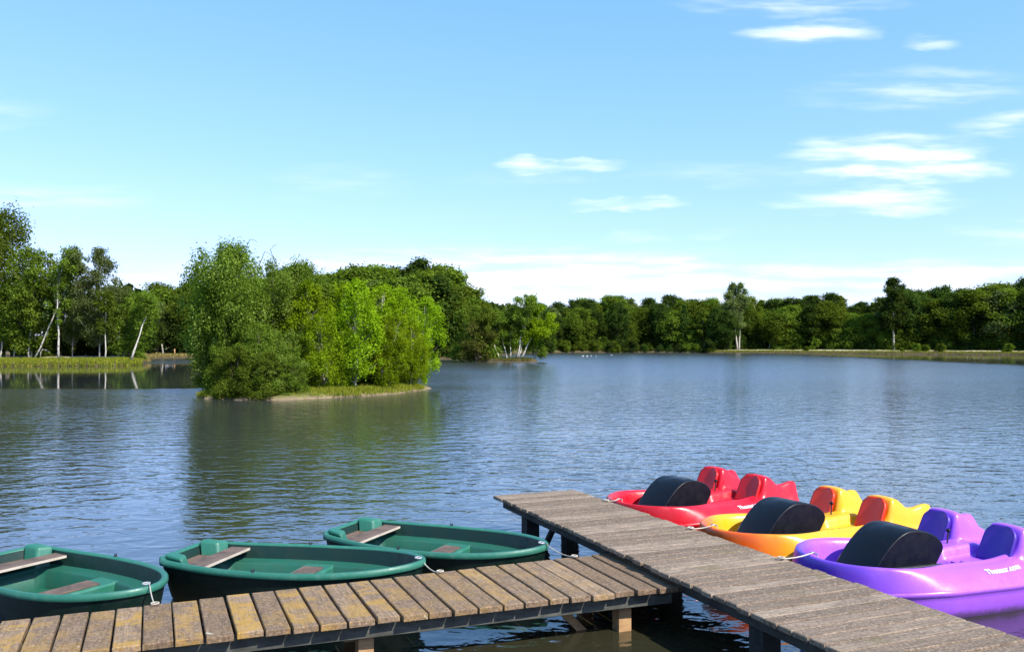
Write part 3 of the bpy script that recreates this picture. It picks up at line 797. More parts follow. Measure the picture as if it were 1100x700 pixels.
plant('islet_bush', 'willow_bush', 'brownish olive bush at the left end of the birch islet', 'bush', at(512, d2 - .3, .3), 0.95, 0.3)
plant('islet_bush_green', 'willow_bush', 'taller green bush behind the brownish one on the birch islet', 'bush', at(508, d2 + 1.3, .3), 1.15, 1.3, sz=1.35)
plant('islet_bush_green', 'willow_bush', 'green bush filling the space behind the birch trunks on the islet', 'bush', at(530, d2 + 1.6, .3), 0.95, 2.3, sz=1.1)
plant('islet_bush_green', 'willow_bush', 'low green bush hanging over the water at the right end of the islet', 'bush', at(574, d2 + 1.2, .6), 0.62, 4.3, sz=1.0)

# ---- the big island
VAR['isl_willow'] = tree_meshes(131, 6.9, 5.6, 0.25, 'round', 62000, 0.125, M['leaf_willow'], M['bark'], 0.10, n_blob=190, stems=5, blob=0.16, spread=0.5, limb=0.12, vs=(0.9, 1.7))
VAR['isl_side'] = tree_meshes(132, 4.2, 4.4, 0.05, 'bush', 24000, 0.125, M['leaf_willow'], M['bark'], 0.07, n_blob=120, stems=4, blob=0.14, vs=(0.8, 1.3))
VAR['isl_dark'] = tree_meshes(136, 4.2, 4.4, 0.05, 'bush', 22000, 0.125, M['leaf_mid'], M['bark'], 0.07, n_blob=110, stems=4, blob=0.14, vs=(0.8, 1.3))
VAR['isl_birch'] = tree_meshes(133, 5.3, 2.7, 0.4, 'column', 16000, 0.105, M['leaf_bright'], M['birch_bark'], 0.05, n_blob=130, blob=0.15, vs=(1.0, 2.0))
VAR['isl_bright'] = tree_meshes(134, 4.9, 3.2, 0.1, 'column', 24000, 0.105, M['leaf_bright'], M['birch_bark'], 0.045, n_blob=190, stems=4, blob=0.115, vs=(1.3, 2.6))
VAR['isl_bright2'] = tree_meshes(135, 4.9, 3.2, 0.1, 'column', 24000, 0.105, M['leaf_bright'], M['birch_bark'], 0.045, n_blob=190, stems=5, blob=0.115, vs=(1.3, 2.6))
GI = 'trees of the big green island'


def isl(kind, name, label, px, d, ty, w=1.0, rz=0.0, cat='tree', z=0.2):
    p = at(px, d, z); H = (HZ - ty) / F * d + EYE - z
    if kind not in HT: HT[kind] = max(v.co.z for v in VAR[kind][1].vertices)
    s = H / HT[kind]; return plant(kind, name, label, cat, p, w * s, rz, GI, s)


isl('isl_willow', 'willow_tree', 'tallest tree of the island, a big leafy willow at its left end', 264, 42.6, 256, 0.84, 0.6)
isl('isl_willow', 'willow_tree', 'second willow just right of the tallest one with a ragged pale top', 292, 44.0, 272, 0.80, 2.6)
isl('isl_side', 'willow_bush', 'green bush hanging over the water at the left end of the island', 240, 41.6, 306, 0.68, 1.2, 'bush')
isl('isl_dark', 'willow_bush', 'bush at the waterline right under the tallest willow', 256, 40.2, 335, 0.72, 2.2, 'bush')
isl('isl_dark', 'willow_bush', 'low bush between the tallest willow and the bare sandy rim', 286, 39.4, 345, 0.80, 0.7, 'bush')
isl('isl_side', 'willow_bush', 'mid green bush in front of the second willow by the sandy rim', 310, 40.6, 350, 0.78, 3.2, 'bush')
isl('isl_birch', 'birch_tree', 'slender birch with a visible pale trunk in the middle of the island', 330, 42.4, 300, 1.1, 0.2)
isl('isl_bright', 'birch_bush', 'yellow green birch clump behind the middle trunk of the island', 348, 45.0, 300, 1.1, 1.1)
isl('isl_birch', 'birch_tree', 'birch with the longest pale trunk, in front of the bright clumps', 383, 41.6, 297, 1.05, 4.2)
isl('isl_bright', 'birch_bush', 'leafy clump low between the two pale trunks of the island', 357, 41.0, 333, 1.0, 3.4)
isl('isl_bright2', 'birch_bush', 'bright birch clump just right of the longest pale trunk', 402, 44.4, 303, 1.1, 2.2)
isl('isl_bright', 'birch_bush', 'bright birch clump with pointed top, second from the right on the island', 425, 46.2, 303, 1.0, 5.2)
isl('isl_bright2', 'birch_bush', 'rightmost and brightest birch clump leaning over the water on the island', 443, 47.4, 316, 1.05, 0.6)
isl('isl_bright', 'birch_bush', 'low bright clump at the front right above the sandy rim', 410, 42.6, 335, 1.05, 1.9)
isl('isl_bright2', 'birch_bush', 'low clump at the right tip of the island nearest the open water', 440, 45.0, 342, 0.95, 4.0)
isl('isl_side', 'willow_bush', 'green bush at the back of the island behind the tallest willow', 275, 46.5, 300, 0.8, 5.5, 'bush')
isl('isl_dark', 'willow_bush', 'bush drooping to the water at the front left corner of the island', 250, 38.6, 368, 1.0, 4.0, 'bush', 0.05)
isl('isl_dark', 'willow_bush', 'low bush with branches in the water, right of the front left corner', 273, 38.2, 376, 1.3, 5.0, 'bush', 0.05)
isl('isl_side', 'willow_bush', 'low leafy bush where the sandy rim of the island begins', 298, 38.7, 378, 1.35, 0.4, 'bush', 0.05)
isl('isl_side', 'willow_bush', 'green bush filling the foot of the island behind the two pale trunks', 365, 44.2, 335, 1.0, 2.5, 'bush')
# bare arching twigs over the willow
mb = MB(); rng = np.random.default_rng(77)
for (x0, y0), (x1, y1), (x2, y2) in (((278, 285), (284, 270), (293, 276)), ((262, 270), (268, 257), (276, 260)), ((300, 295), (290, 268), (297, 262))):
    mb.tube([Vector(up(x0, y0, 43.6)), Vector(up((x0 + x1) / 2, (y0 + y1) / 2, 43.6)), Vector(up(x1, y1, 43.6)), Vector(up((x1 + x2) / 2, (y1 + y2) / 2 - 1, 43.6)), Vector(up(x2, y2, 43.6))], [.02, .018, .015, .012, .008], 5)
wt = [o for o in col.objects if o.get('label', '').startswith('tallest tree of the island')][0]
tw = mb.build('bare_twigs', M['bark'], None, True)
bpy.context.view_layer.update()
tw.parent = wt; tw.matrix_parent_inverse = wt.matrix_world.inverted()

# ---- grasses and ground cover
rng = np.random.default_rng(31)
def inside_mound(c, r, rot, n, lo_, hi_):
    a = rng.uniform(0, 2 * np.pi, n); s = np.sqrt(rng.uniform(lo_ ** 2, hi_ ** 2, n)); x, y = np.cos(a) * r[0] * s, np.sin(a) * r[1] * s
    z = np.interp(s, [0.6, 0.8, 0.9, 0.95, 1.0], [0.30, 0.25, 0.18, 0.11, 0.0])
    return np.column_stack([c[0] + x * math.cos(rot) - y * math.sin(rot), c[1] + x * math.sin(rot) + y * math.cos(rot), z])


tag(obj('island_grass', tuft_mesh('island_grass', inside_mound(ISL, ISR, ISA, 7000, 0.4, 0.985), 0.14, 0.03, rng, M['grass'])), kind='stuff')
tag(obj('islet_grass', tuft_mesh('islet_grass', inside_mound(ISL2, (3.6, 2.0), 0, 600, 0.3, 0.95), 0.28, 0.07, rng, M['leaf_brown'])), kind='stuff')
lo, hi = shore_index(-330, 158, 60)
ii = rng.integers(lo, hi, 16000); ii = ii[SH[ii, 1] < 93]
oo = 0.02 + 5.5 * rng.random(len(ii)) ** 1.6
pp = SH[ii] + SH_DIR[ii] * oo[:, None]
tag(obj('spit_grass', tuft_mesh('spit_grass', np.column_stack([pp, np.interp(oo, [a for a, _ in OFF], [b for _, b in OFF])]), 0.17, 0.08, rng, M['grass'])), kind='stuff')
for nm, pa, pb, cnt, hh, mk in (('bank_grass', 150, 345, 3000, 0.20, 'dry_grass'), ('bank_grass', 740, 1300, 4500, 0.17, 'grass')):
    lo, hi = shore_index(pa, pb, 100)
    ii = rng.integers(lo, hi, cnt); oo = rng.uniform(0.1, 1.6, len(ii)); oo[::3] = rng.uniform(4.6, 8, len(oo[::3])); pp = SH[ii] + SH_DIR[ii] * oo[:, None]
    tag(obj(nm, tuft_mesh(nm, np.column_stack([pp, np.interp(oo, [a for a, _ in OFF], [b for _, b in OFF])]), hh, 0.10, rng, M[mk], 4)), kind='stuff')

# far-off wood that closes the gaps between the trunks: one mass
def wood_mass(name, px0, px1, off0, off1, ztop, n, leaf, m, dmin):
    lo, hi = shore_index(px0, px1, dmin); ii = rng.integers(lo, hi, n); oo = rng.uniform(off0, off1, n); pp = SH[ii] + SH_DIR[ii] * oo[:, None]
    V, Fq = leaves(np.column_stack([pp, 0.5 + ztop * rng.random(n) ** 0.9]), leaf, rng)
    return tag(obj(name, mesh_np(name, V, Fq, [m], False, None, {'tint': rng.random(n)})), kind='stuff')


wood_mass('distant_wood', 545, 1500, 27, 40, 9.5, 26000, 1.3, M['leaf_dark'], 100)
wood_mass('inner_wood', 100, 545, 22, 34, 9.0, 14000, 1.2, M['leaf_dark'], 100)
wood_mass('spit_wood', -600, 150, 20, 32, 9.0, 11000, 1.0, M['leaf_dark'], 60)

# ------------------------------------------------------------------ jetties
def jetty(name, label, near, far, x0, x1, z, pitch, gap, thick, m_plank, beam_inset, posts, seed, rag=0.012, m_post='post', m_beam='beam'):
    """deck boards laid across; near and far are the two long edges (two points each), which need not be quite parallel"""
    r_ = random.Random(seed); o = Vector((*near[0], 0))
    a = ((Vector(near[1]) - Vector(near[0])).normalized() + (Vector(far[1]) - Vector(far[0])).normalized()).normalized()
    a = Vector((a.x, a.y, 0)); c = Vector((-a.y, a.x, 0))
    def loc(p): q = Vector((*p, 0)) - o; return q.dot(a), q.dot(c)
    def line(e):
        (xa, ya), (xb, yb) = loc(e[0]), loc(e[1]); k = (yb - ya) / (xb - xa); return lambda x: ya + (x - xa) * k
    yn, yf = line(near), line(far)
    t = thing(name, label, 'jetty', (o.x, o.y, 0), math.atan2(a.y, a.x))
    mb = MB(); x = x0
    while x < x1 - 0.02:
        w = pitch * r_.uniform(0.93, 1.06); w = min(w, x1 - x); g = gap * r_.uniform(0.6, 1.5)
        y0 = yn(x) + r_.uniform(-rag, rag); y1 = yf(x) + r_.uniform(-rag, rag); tw_ = r_.uniform(-0.006, 0.006)
        ax = (Vector((math.cos(tw_), math.sin(tw_), 0)), Vector((-math.sin(tw_), math.cos(tw_), 0)), Vector((r_.uniform(-.008, .008), 0, 1)).normalized())
        mb.box((x + w / 2, (y0 + y1) / 2, z - thick / 2 + r_.uniform(-0.003, 0.003)), ((w - g) / 2, (y1 - y0) / 2, thick / 2), ax, 0.006)
        x += w
    mb.build('deck_planks', m_plank, t)
    for f_ in (0, 0.5, 1):
        def yb(x_): lo_, hi_ = yn(x_) + beam_inset, yf(x_) - beam_inset; return lo_ + (hi_ - lo_) * f_
        p0 = Vector((x0 + 0.05, yb(x0), z - thick - 0.063)); p1 = Vector((x1 - 0.05, yb(x1), z - thick - 0.063)); dv = (p1 - p0); ln = dv.length; dv.normalize()
        b = MB(); b.box((p0 + p1) / 2, (ln / 2, 0.035, 0.058), (dv, Vector((-dv.y, dv.x, 0)), Vector((0, 0, 1))), 0.004); b.build('beam', M[m_beam], t)
    for x_, side, r0, zt in posts:
        y_ = yn(x_) + beam_inset + 0.075 + r0 if side == 0 else yf(x_) - beam_inset - 0.075 - r0
        p_ = MB(); p_.box((x_, y_, (zt - 1.4) / 2), (r0, r0, (zt + 1.4) / 2), None, 0.008); p_.build('post', M[m_post], t)
    return t, o, a, c, yn, yf


def PX(px, py, z): return tuple(P(px, py, z)[:2])


# the long jetty runs from its free end down to the near bank on the right
ZA, ZB = 0.5, 0.405
postsA = []
for k in range(5):
    xa = 0.50 + k * 2.30
    postsA += [(xa, 0, 0.085, 0.38), (xa, 1, 0.085, 0.38)]
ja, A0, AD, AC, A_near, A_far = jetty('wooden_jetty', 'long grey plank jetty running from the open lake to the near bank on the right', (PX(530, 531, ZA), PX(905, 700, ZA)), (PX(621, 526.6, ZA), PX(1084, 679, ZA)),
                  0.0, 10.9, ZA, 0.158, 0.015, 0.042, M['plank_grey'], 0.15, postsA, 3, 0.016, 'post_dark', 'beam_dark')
for xb in (0.55, 2.9):
    mb = MB(); mb.tube([(xb, 0.26, -0.5), (xb + 0.75, 0.26, 0.34)], 0.04, 8); mb.build('brace', M['post_dark'], ja)
postsB = []
for xb in (-5.6, -3.2, -0.75, 1.62, 3.86):
    postsB += [(xb, 0, 0.06, 0.2), (xb, 1, 0.06, 0.2)]
jb, B0, BD, BC, B_near, B_far = jetty('wooden_jetty', 'lower brown jetty with lichen yellow planks joining the grey jetty from the left', (PX(152, 690, ZB), PX(735, 627, ZB)), (PX(0, 666, ZB), PX(665, 591, ZB)),
                  -6.2, 4.30, ZB, 0.202, 0.020, 0.05, M['plank_lichen'], 0.135, postsB, 5, 0.016, 'post')
mb = MB()
mb.box((3.50, 0.27, 0.03), (0.035, 0.03, 0.28), (Vector((0.72, 0, 0.69)), Vector((0, 1, 0)), Vector((-0.69, 0, 0.72))), 0.005); mb.build('brace', M['post'], jb)


# ------------------------------------------------------------------ rowing boats
def boat_outline(n=96):
    """gunwale outline in plan, stern at x=0 (square, rounded corners), bow at x=L"""
    L, Bm = 2.62, 0.60
    half = []
    for i in range(n // 2 + 1):
        u = i / (n // 2)
        x = L * (1 - (1 - u) ** 1.6) if u > 0 else 0
        x = L * u ** 0.9
        w = Bm * (0.70 + 0.30 * math.sin(min(1, x / (0.48 * L)) * math.pi / 2)) if x < 0.48 * L else Bm * max(0, 1 - ((x - 0.48 * L) / (0.52 * L)) ** 2.5) ** 0.62
        if x < 0.10: w -= (0.10 - math.sqrt(max(0, 0.10 ** 2 - (0.10 - x) ** 2)))* 0.9
        half.append((x, w))
    return half, L, Bm


def rowing_boat():
    half, L, Bm = boat_outline()
    t = thing('rowing_boat', 'x', 'rowing boat', group='green rowing boats moored behind the brown jetty')
    loop = [(x, -w) for x, w in half] + [(x, w) for x, w in reversed(half[:-1])]
    cx = L * 0.47
    def ring(sx, sy, z, rise=1.0, shift=0.0):
        out = []
        for x, y in loop:
            u = x / L; s = (0.05 * max(0, (u - 0.45) / 0.55) ** 2 + 0.03 * max(0, (0.35 - u) / 0.35) ** 2) * rise
            out.append((cx + (x - cx) * sx + shift, y * sy, z + s))
        return out
    def loft(name, rings, m, cap0=False, cap1=False, parent=t):
        V = []; n = len(loop); Fs = []
        for r_ in rings: V += r_
        for k in range(len(rings) - 1):
            for i in range(n): Fs.append((k * n + i, k * n + (i + 1) % n, k * n + n + (i + 1) % n, k * n + n + i))
        def cap(k):  # strips across the boat
            h = len(half)
            for i in range(h - 1):
                a, b = i, i + 1; c, d = (n - i) % n, (n - i - 1) % n
                f = [k * n + a, k * n + b, k * n + d, k * n + c]
                f = list(dict.fromkeys(f))
                if len(f) > 2: Fs.append(f)
        if cap0: cap(0)
        if cap1: cap(len(rings) - 1)
        me = mesh_np(name, np.array(V), Fs, [m], True); me.set_sharp_from_angle(angle=R(40))
        return obj(name, me, parent)
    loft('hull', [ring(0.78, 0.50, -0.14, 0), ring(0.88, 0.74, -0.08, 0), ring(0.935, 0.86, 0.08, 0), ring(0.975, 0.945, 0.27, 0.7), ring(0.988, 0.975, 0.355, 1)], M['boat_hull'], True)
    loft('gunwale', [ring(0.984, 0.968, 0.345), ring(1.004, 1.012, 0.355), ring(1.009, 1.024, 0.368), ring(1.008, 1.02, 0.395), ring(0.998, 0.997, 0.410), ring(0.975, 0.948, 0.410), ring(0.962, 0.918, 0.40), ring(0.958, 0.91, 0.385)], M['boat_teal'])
    loft('inner_wall', [ring(0.958, 0.912, 0.392), ring(0.950, 0.895, 0.35, .8), ring(0.930, 0.855, 0.25, .4)], M['boat_wall_shaded'])
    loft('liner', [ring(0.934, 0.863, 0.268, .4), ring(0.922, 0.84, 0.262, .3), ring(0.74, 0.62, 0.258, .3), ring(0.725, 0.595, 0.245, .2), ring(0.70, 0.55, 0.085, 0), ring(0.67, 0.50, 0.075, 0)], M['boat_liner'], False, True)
    # middle thwart: a moulded box across the boat, with a wood board let into its top
    def box(name, c, hlf, m, parent, bev=0.02, ax=None):
        b = MB(); b.box(c, hlf, ax, bev); return b.build(name, m, parent)
    th = box('thwart', (1.36, 0, 0.170), (0.16, 0.41, 0.093), M['boat_teal'], t, 0.018)
    box('seat_board', (1.36, -0.02, 0.270), (0.105, 0.25, 0.009), M['seat_wood'], th, 0.004)
    for s in (-1, 1):
        # raised corner lockers at the stern
        b = MB()
        V = [(0.10, s * 0.20, 0.24), (0.30, s * 0.22, 0.24), (0.33, s * 0.38, 0.24), (0.12, s * 0.33, 0.24),
             (0.055, s * 0.24, 0.48), (0.25, s * 0.28, 0.46), (0.29, s * 0.425, 0.45), (0.07, s * 0.375, 0.475)]
        Fs = [(0, 1, 2, 3), (4, 5, 6, 7), (0, 1, 5, 4), (1, 2, 6, 5), (2, 3, 7, 6), (3, 0, 4, 7)]
        b.add(V, Fs if s > 0 else [f[::-1] for f in Fs]); o_ = b.build('corner_locker', M['boat_teal'], t)
        bv = o_.modifiers.new('bevel', 'BEVEL'); bv.width = 0.025; bv.segments = 3
    sb = box('stern_seat', (0.16, 0, 0.325), (0.12, 0.225, 0.012), M['seat_wood'], t, 0.004)
    bd = box('stern_board', (0.43, 0, 0.375), (0.105, 0.425, 0.012), M['seat_wood'], t, 0.003)
    box('board_edge', (0.5385, 0, 0.375), (0.0035, 0.42, 0.0115), M['board_edge'], bd, 0.0)
    for s in (-1, 1):
        b = MB(); b.tube([(1.15, s * 0.587, 0.40), (1.15, s * 0.587, 0.428)], 0.014, 8); b.tube([(1.135, s * 0.587, 0.44), (1.135, s * 0.587, 0.424), (1.165, s * 0.587, 0.424), (1.165, s * 0.587, 0.44)], 0.006, 6)
        b.build('rowlock', M['dark_metal'], t)
    b = MB(); b.tube([(2.555 + 0.03 * math.cos(a), 0.03 * math.sin(a), 0.475) for a in np.linspace(0, 2 * math.pi, 13)], 0.007, 6); b.build('bow_ring', M['steel'], t)
    return t


rb = rowing_boat()
# mid-stern and bow point of each boat, in the plane of the gunwale
boats = [((-5.10, 8.80), (-3.08, 7.58), 'green rowing boat cut off by the left frame edge, only its bow half showing'),
         ((-3.34, 8.95), (-0.82, 8.36), 'green rowing boat in the middle of the three, fully in view behind the brown jetty'),
         ((-1.94, 10.12), (0.36, 9.10), 'furthest of the three green rowing boats, nearest to the grey jetty')]
boat_objs = []
for i, (s_, b_, lab) in enumerate(boats):
    o = rb if i == 0 else copy_tree(rb)
    dx_, dy_ = b_[0] - s_[0], b_[1] - s_[1]; ln = math.hypot(dx_, dy_); sc_ = ln / 2.62
    o.location = (s_[0], s_[1], -0.035); o.rotation_euler = (R((0.6, -0.5, 0.8)[i]), R((0.3, -0.4, 0.2)[i]), math.atan2(dy_, dx_)); o['label'] = lab
    o.scale = (sc_, 1, 1); boat_objs.append(o)


def rope(label, p0, p1, sag, rad=0.0055):
    mb = MB(); p0, p1 = Vector(p0), Vector(p1); pts = []
    for i in range(9):
        u = i / 8; p = p0.lerp(p1, u); p.z -= sag * 4 * u * (1 - u); pts.append(p)
    mb.tube(pts, rad, 6)
    # a turn of rope where it is made fast
    mb.tube([p1 + Vector((0.03 * math.cos(a), 0.03 * math.sin(a), 0.012)) for a in np.linspace(0, 2 * math.pi, 11)], rad, 6)
    return tag(mb.build('mooring_rope', M['rope'], None, True), label, 'rope', 'mooring ropes')


for (s_, b_, lab), rl in zip(boats, ('slack rope from the leftmost green boat to the brown jetty', 'short rope at the bow of the middle green boat', 'short pale rope at the bow of the furthest green boat')):
    bp = Vector((b_[0], b_[1], 0.425)); dirv = Vector((b_[0] - s_[0], b_[1] - s_[1], 0)).normalized()
    tt = (bp - B0).dot(BD); foot = B0 + BD * (tt + 0.03) + BC * (B_far(tt + 0.03) - 0.05); foot.z = 0.415
    rope(rl, bp - dirv * 0.02, foot, 0.03)


# ------------------------------------------------------------------ pedal boats
PL, PW = 2.80, 0.82


def sstep(e0, e1, x):
    t_ = np.clip((x - e0) / (e1 - e0), 0, 1); return t_ * t_ * (3 - 2 * t_)


def pw_half(u):
    """half width in plan; u = 0 at the bow"""
    u = np.asarray(u, float)
    bow = np.clip(1 - np.clip(1 - u / 0.85, 0, 1) ** 2.4, 0, 1) ** 0.5
    bow = bow * (1 - 0.17 * (1 - sstep(0.3, 1.05, u)))
    st = 1 - 0.14 * sstep(1.7, PL, u) - 0.10 * np.clip((u - (PL - 0.16)) / 0.16, 0, 1) ** 2
    return PW * bow * st


def pedal_boat(m_body, m_pad, m_low):
    t = thing('pedal_boat', 'x', 'pedal boat', group='pedal boats moored along the grey jetty')
    nu, nv = 190, 120
    us = PL * (np.linspace(0, 1, nu) ** 1.6); us[0] = 0.004
    ws = pw_half(us); tv = np.linspace(-1, 1, nv); tv = np.sign(tv) * (1 - (1 - np.abs(tv)) ** 1.45)
    U = np.repeat(us[:, None], nv, 1); Vv = ws[:, None] * tv[None, :]
    # distance to the outline
    uu = PL * np.linspace(0, 1, 700) ** 1.8; ww = pw_half(uu)
    pts = np.vstack([np.column_stack([uu, ww]), np.column_stack([np.full(60, PL), np.linspace(-ww[-1], ww[-1], 60)]), np.column_stack([uu, -ww])])
    D = np.concatenate([np.sqrt(((c_[:, None, :] - pts[None]) ** 2).sum(2)).min(1) for c_ in np.array_split(np.column_stack([U.ravel(), Vv.ravel()]), 40)]).reshape(U.shape)
    AV = np.abs(Vv)
    z_seam = 0.285 - 0.04 * (1 - sstep(0.2, 0.9, U))
    z_rim = 0.455 - 0.02 * sstep(0.3, 1.3, U) + 0.05 * sstep(1.6, 2.3, U)
    side = 0.045 + 0.205 * sstep(0.45, 1.25, U)                   # width of the sloping side deck: narrow at the bow, broad amidships
    Z = z_seam + (z_rim - z_seam) * np.sin(np.clip(D / side, 0, 1) * np.pi / 2) ** 0.9
    # well: foot space at the front, seat pans behind it
    floor = 0.22 + 0.14 * sstep(1.45, 1.62, U) + 0.02 * sstep(1.6, 2.0, U)
    tunnel = (1 - sstep(0.10, 0.17, AV)) * sstep(1.40, 1.5, U) * 0.11
    well = sstep(side + 0.055, side + 0.15, D) * (1 - sstep(2.05, 2.2, U))
    Z = Z * (1 - well) + (floor + tunnel) * well
    # rim roll
    Z += 0.018 * np.exp(-((D - side - 0.02) / 0.03) ** 2) * (1 - sstep(1.9, 2.2, U))
    # rear deck between the backrests dips, then runs out to the tail
    rear = sstep(2.05, 2.25, U)
    Z = Z - rear * 0.05 * (1 - sstep(0.05, 0.35, AV))
    Z = Z - 0.11 * sstep(2.35, 2.75, U) * (1 - sstep(0.30, 0.52, AV))
    # backrests
    for c in (-0.395, 0.395):
        lat = 1 - sstep(0.175, 0.26, np.abs(Vv - c))
        fr = sstep(1.99, 2.17, U)
        bk = 1 - 0.42 * sstep(2.22, 2.42, U) - 0.58 * sstep(2.36, 2.78, U)
        top = 0.455 + 0.27 * fr * bk * (1 - 0.25 * (np.clip(np.abs(Vv - c) / 0.27, 0, 1) ** 3))
        prof = lat * fr
        Z = np.where(prof > 0, np.maximum(Z, Z * (1 - prof) + top * prof), Z)
    # tail corners kick up
    Z += 0.16 * sstep(2.42, 2.72, U) * np.exp(-((AV - 0.56) / 0.11) ** 2) * sstep(0.0, 0.05, D)
    Z[:, 0] = z_seam[:, 0]; Z[:, -1] = z_seam[:, -1]; Z[0] = z_seam[0]
    VV = np.column_stack([U.ravel(), Vv.ravel(), Z.ravel()])
    i, j = np.meshgrid(np.arange(nu - 1), np.arange(nv - 1), indexing='ij'); a = (i * nv + j).ravel()
    Fq = np.column_stack([a, a + nv, a + nv + 1, a + 1])
    obj('deck', mesh_np('deck', VV, Fq, [m_body], True), t)
    # lower hull: the same outline in rings, pulled in towards the bottom
    out = np.vstack([np.column_stack([us, ws]), np.column_stack([us[::-1], -ws[::-1]])]); n = len(out)
    zs = 0.285 - 0.04 * (1 - sstep(0.2, 0.9, out[:, 0]))
    rings = []
    for s, dz, k in ((0.955, 0.02, 0), (1.0, 0.004, 0), (1.012, -0.012, 0), (1.012, -0.03, 0), (0.992, -0.045, 0), (0.985, -0.09, 0), (0.97, -0.17, 0), (0.93, -0.26, 0), (0.85, -0.34, 0), (0.72, -0.40, 0)):
        x = 1.5 + (out[:, 0] - 1.5) * (1 - (1 - s) * 0.62); y = out[:, 1] * s
        rings.append(np.column_stack([x, y, zs + dz + (0.16 * (1 - s)) * (1 - sstep(0, 0.8, out[:, 0]))]))
    Vh = np.vstack(rings); Fh = []
    for k in range(len(rings) - 1):
        for q in range(n): Fh.append((k * n + q, k * n + n + q, k * n + n + (q + 1) % n, k * n + (q + 1) % n))
    base = (len(rings) - 1) * n
    for q in range(nu - 1): Fh.append((base + q, base + q + 1, base + n - 2 - q, base + n - 1 - q))
    obj('hull', mesh_np('hull', Vh, Fh, [m_low], True), t)
    # backrest pads of a second colour on the front faces
    for c in (-0.395, 0.395):
        pn, pm = 14, 16; Vp = []
        for q in range(pn):
            h = q / (pn - 1)
            for w in range(pm):
                s = -1 + 2 * w / (pm - 1); half = 0.182 * (1 - 0.10 * h) * (1 - max(0, (h - 0.72) / 0.28) ** 2.4 * 0.42)
                Vp.append((1.955 + 0.155 * h + 0.028 * s * s * -1 + 0.012, c + s * half, 0.375 + 0.345 * h - 0.02 * max(0, abs(s) - 0.7) * h))
        nb = len(Vp); Vp += [(x + 0.05, y, z - 0.012) for x, y, z in Vp]; Fp = []
        for q in range(pn - 1):
            for w in range(pm - 1):
                a_ = q * pm + w; Fp.append((a_, a_ + pm, a_ + pm + 1, a_ + 1)); Fp.append((nb + a_, nb + a_ + 1, nb + a_ + pm + 1, nb + a_ + pm))
        ed = [w for w in range(pm)] + [q * pm + pm - 1 for q in range(1, pn)] + [(pn - 1) * pm + w for w in range(pm - 2, -1, -1)] + [q * pm for q in range(pn - 2, 0, -1)]
        for q in range(len(ed)): e0, e1 = ed[q], ed[(q + 1) % len(ed)]; Fp.append((e0, e1, nb + e1, nb + e0))
        obj('backrest', mesh_np('backrest', np.array(Vp), Fp, [m_pad], True), t)
    # black paddle hood: an arched shell, closed at both sides
    arch = []
    for k in range(33):
        q = k / 32
        if q < 0.6: s = q / 0.6; x, z = 0.50 + 0.58 * s, 0.27 + 0.46 * math.sin(s * math.pi / 2) ** 0.92
        else: s = (q - 0.6) / 0.4; x, z = (1.08 + 0.42 * math.sin(s / 0.75 * math.pi / 2), 0.73 - 0.21 * (1 - math.cos(s / 0.75 * math.pi / 2))) if s < 0.75 else (1.50 - 0.17 * (s - .75) / .25, 0.52 - 0.24 * (s - .75) / .25)
        arch.append((x, z))
    hw = 0.27; V = []; Fs = []; na = len(arch)
    prof = [(-hw, 0.0, 0.965), (-hw + 0.004, 0.0, 0.99), (-hw + 0.02, 0, 1.0), (hw - 0.02, 0, 1.0), (hw - 0.004, 0, 0.99), (hw, 0, 0.965)]
    for y, _, k in prof:
        for x, z in arch: V.append((1.0 + (x - 1.0) * k, y, 0.3 + (z - 0.3) * k))
    for r_ in range(len(prof) - 1):
        for q in range(na - 1): Fs.append((r_ * na + q, r_ * na + q + 1, r_ * na + na + q + 1, r_ * na + na + q))
    Fs.append(tuple(range(na))[::-1]); Fs.append(tuple(range((len(prof) - 1) * na, len(prof) * na)))
    hood = obj('paddle_hood', mesh_np('paddle_hood', np.array(V), Fs, [M['black']], True), t)
    hood.scale = (0.95, 0.94, 0.96); hood.location = (0.055, 0, 0.0)
    hood.data.polygons[-1].use_smooth = False; hood.data.polygons[-2].use_smooth = False
    for s in (-1, 1):
        b = MB(); b.box((1.10, s * (hw + 0.03), 0.375), (0.34, 0.026, 0.012), None, 0.005); b.build('foot_ledge', M['dark_metal'], hood)
    b = MB(); b.tube([(1.46, 0.0, 0.50), (1.54, 0.0, 0.515)], [0.05, 0.028], 8); b.build('hood_handle', M['black'], hood)
    # pedals and cranks
    for s in (-1, 1):
        b = MB(); b.tube([(1.46, s * 0.36, 0.40), (1.46, s * 0.44, 0.40)], 0.012, 6); b.box((1.46, s * 0.48, 0.40), (0.05, 0.045, 0.013), (Vector((0.9, 0, 0.43)), Vector((0, 1, 0)), Vector((-0.43, 0, 0.9))), 0.004)
        b.build('pedal', m_pad, t)
    # steering lever with a ball
    lv = MB(); lv.tube([(1.80, 0, 0.46), (1.815, 0, 0.60)], 0.009, 8); lo_ = lv.build('steering_lever', M['dark_metal'], t)
    b = MB(); b.tube([(1.815, 0, 0.585 + 0.045 * k / 6) for k in range(7)], [0.004 + 0.022 * math.sin(math.pi * k / 6) for k in range(7)], 10); b.build('knob', M['black'], lo_, True)
    b = MB(); b.tube([(0.085, -0.05, 0.475), (0.085, -0.05, 0.50), (0.085, 0.05, 0.50), (0.085, 0.05, 0.475)], 0.009, 6); b.build('mooring_cleat', M['steel'], t)
    for c in (-0.08, 0.09): 
        b = MB(); b.tube([(2.02, c, 0.462), (2.02, c, 0.475)], 0.016, 8); b.build('drain_plug', M['dark_metal'], t)
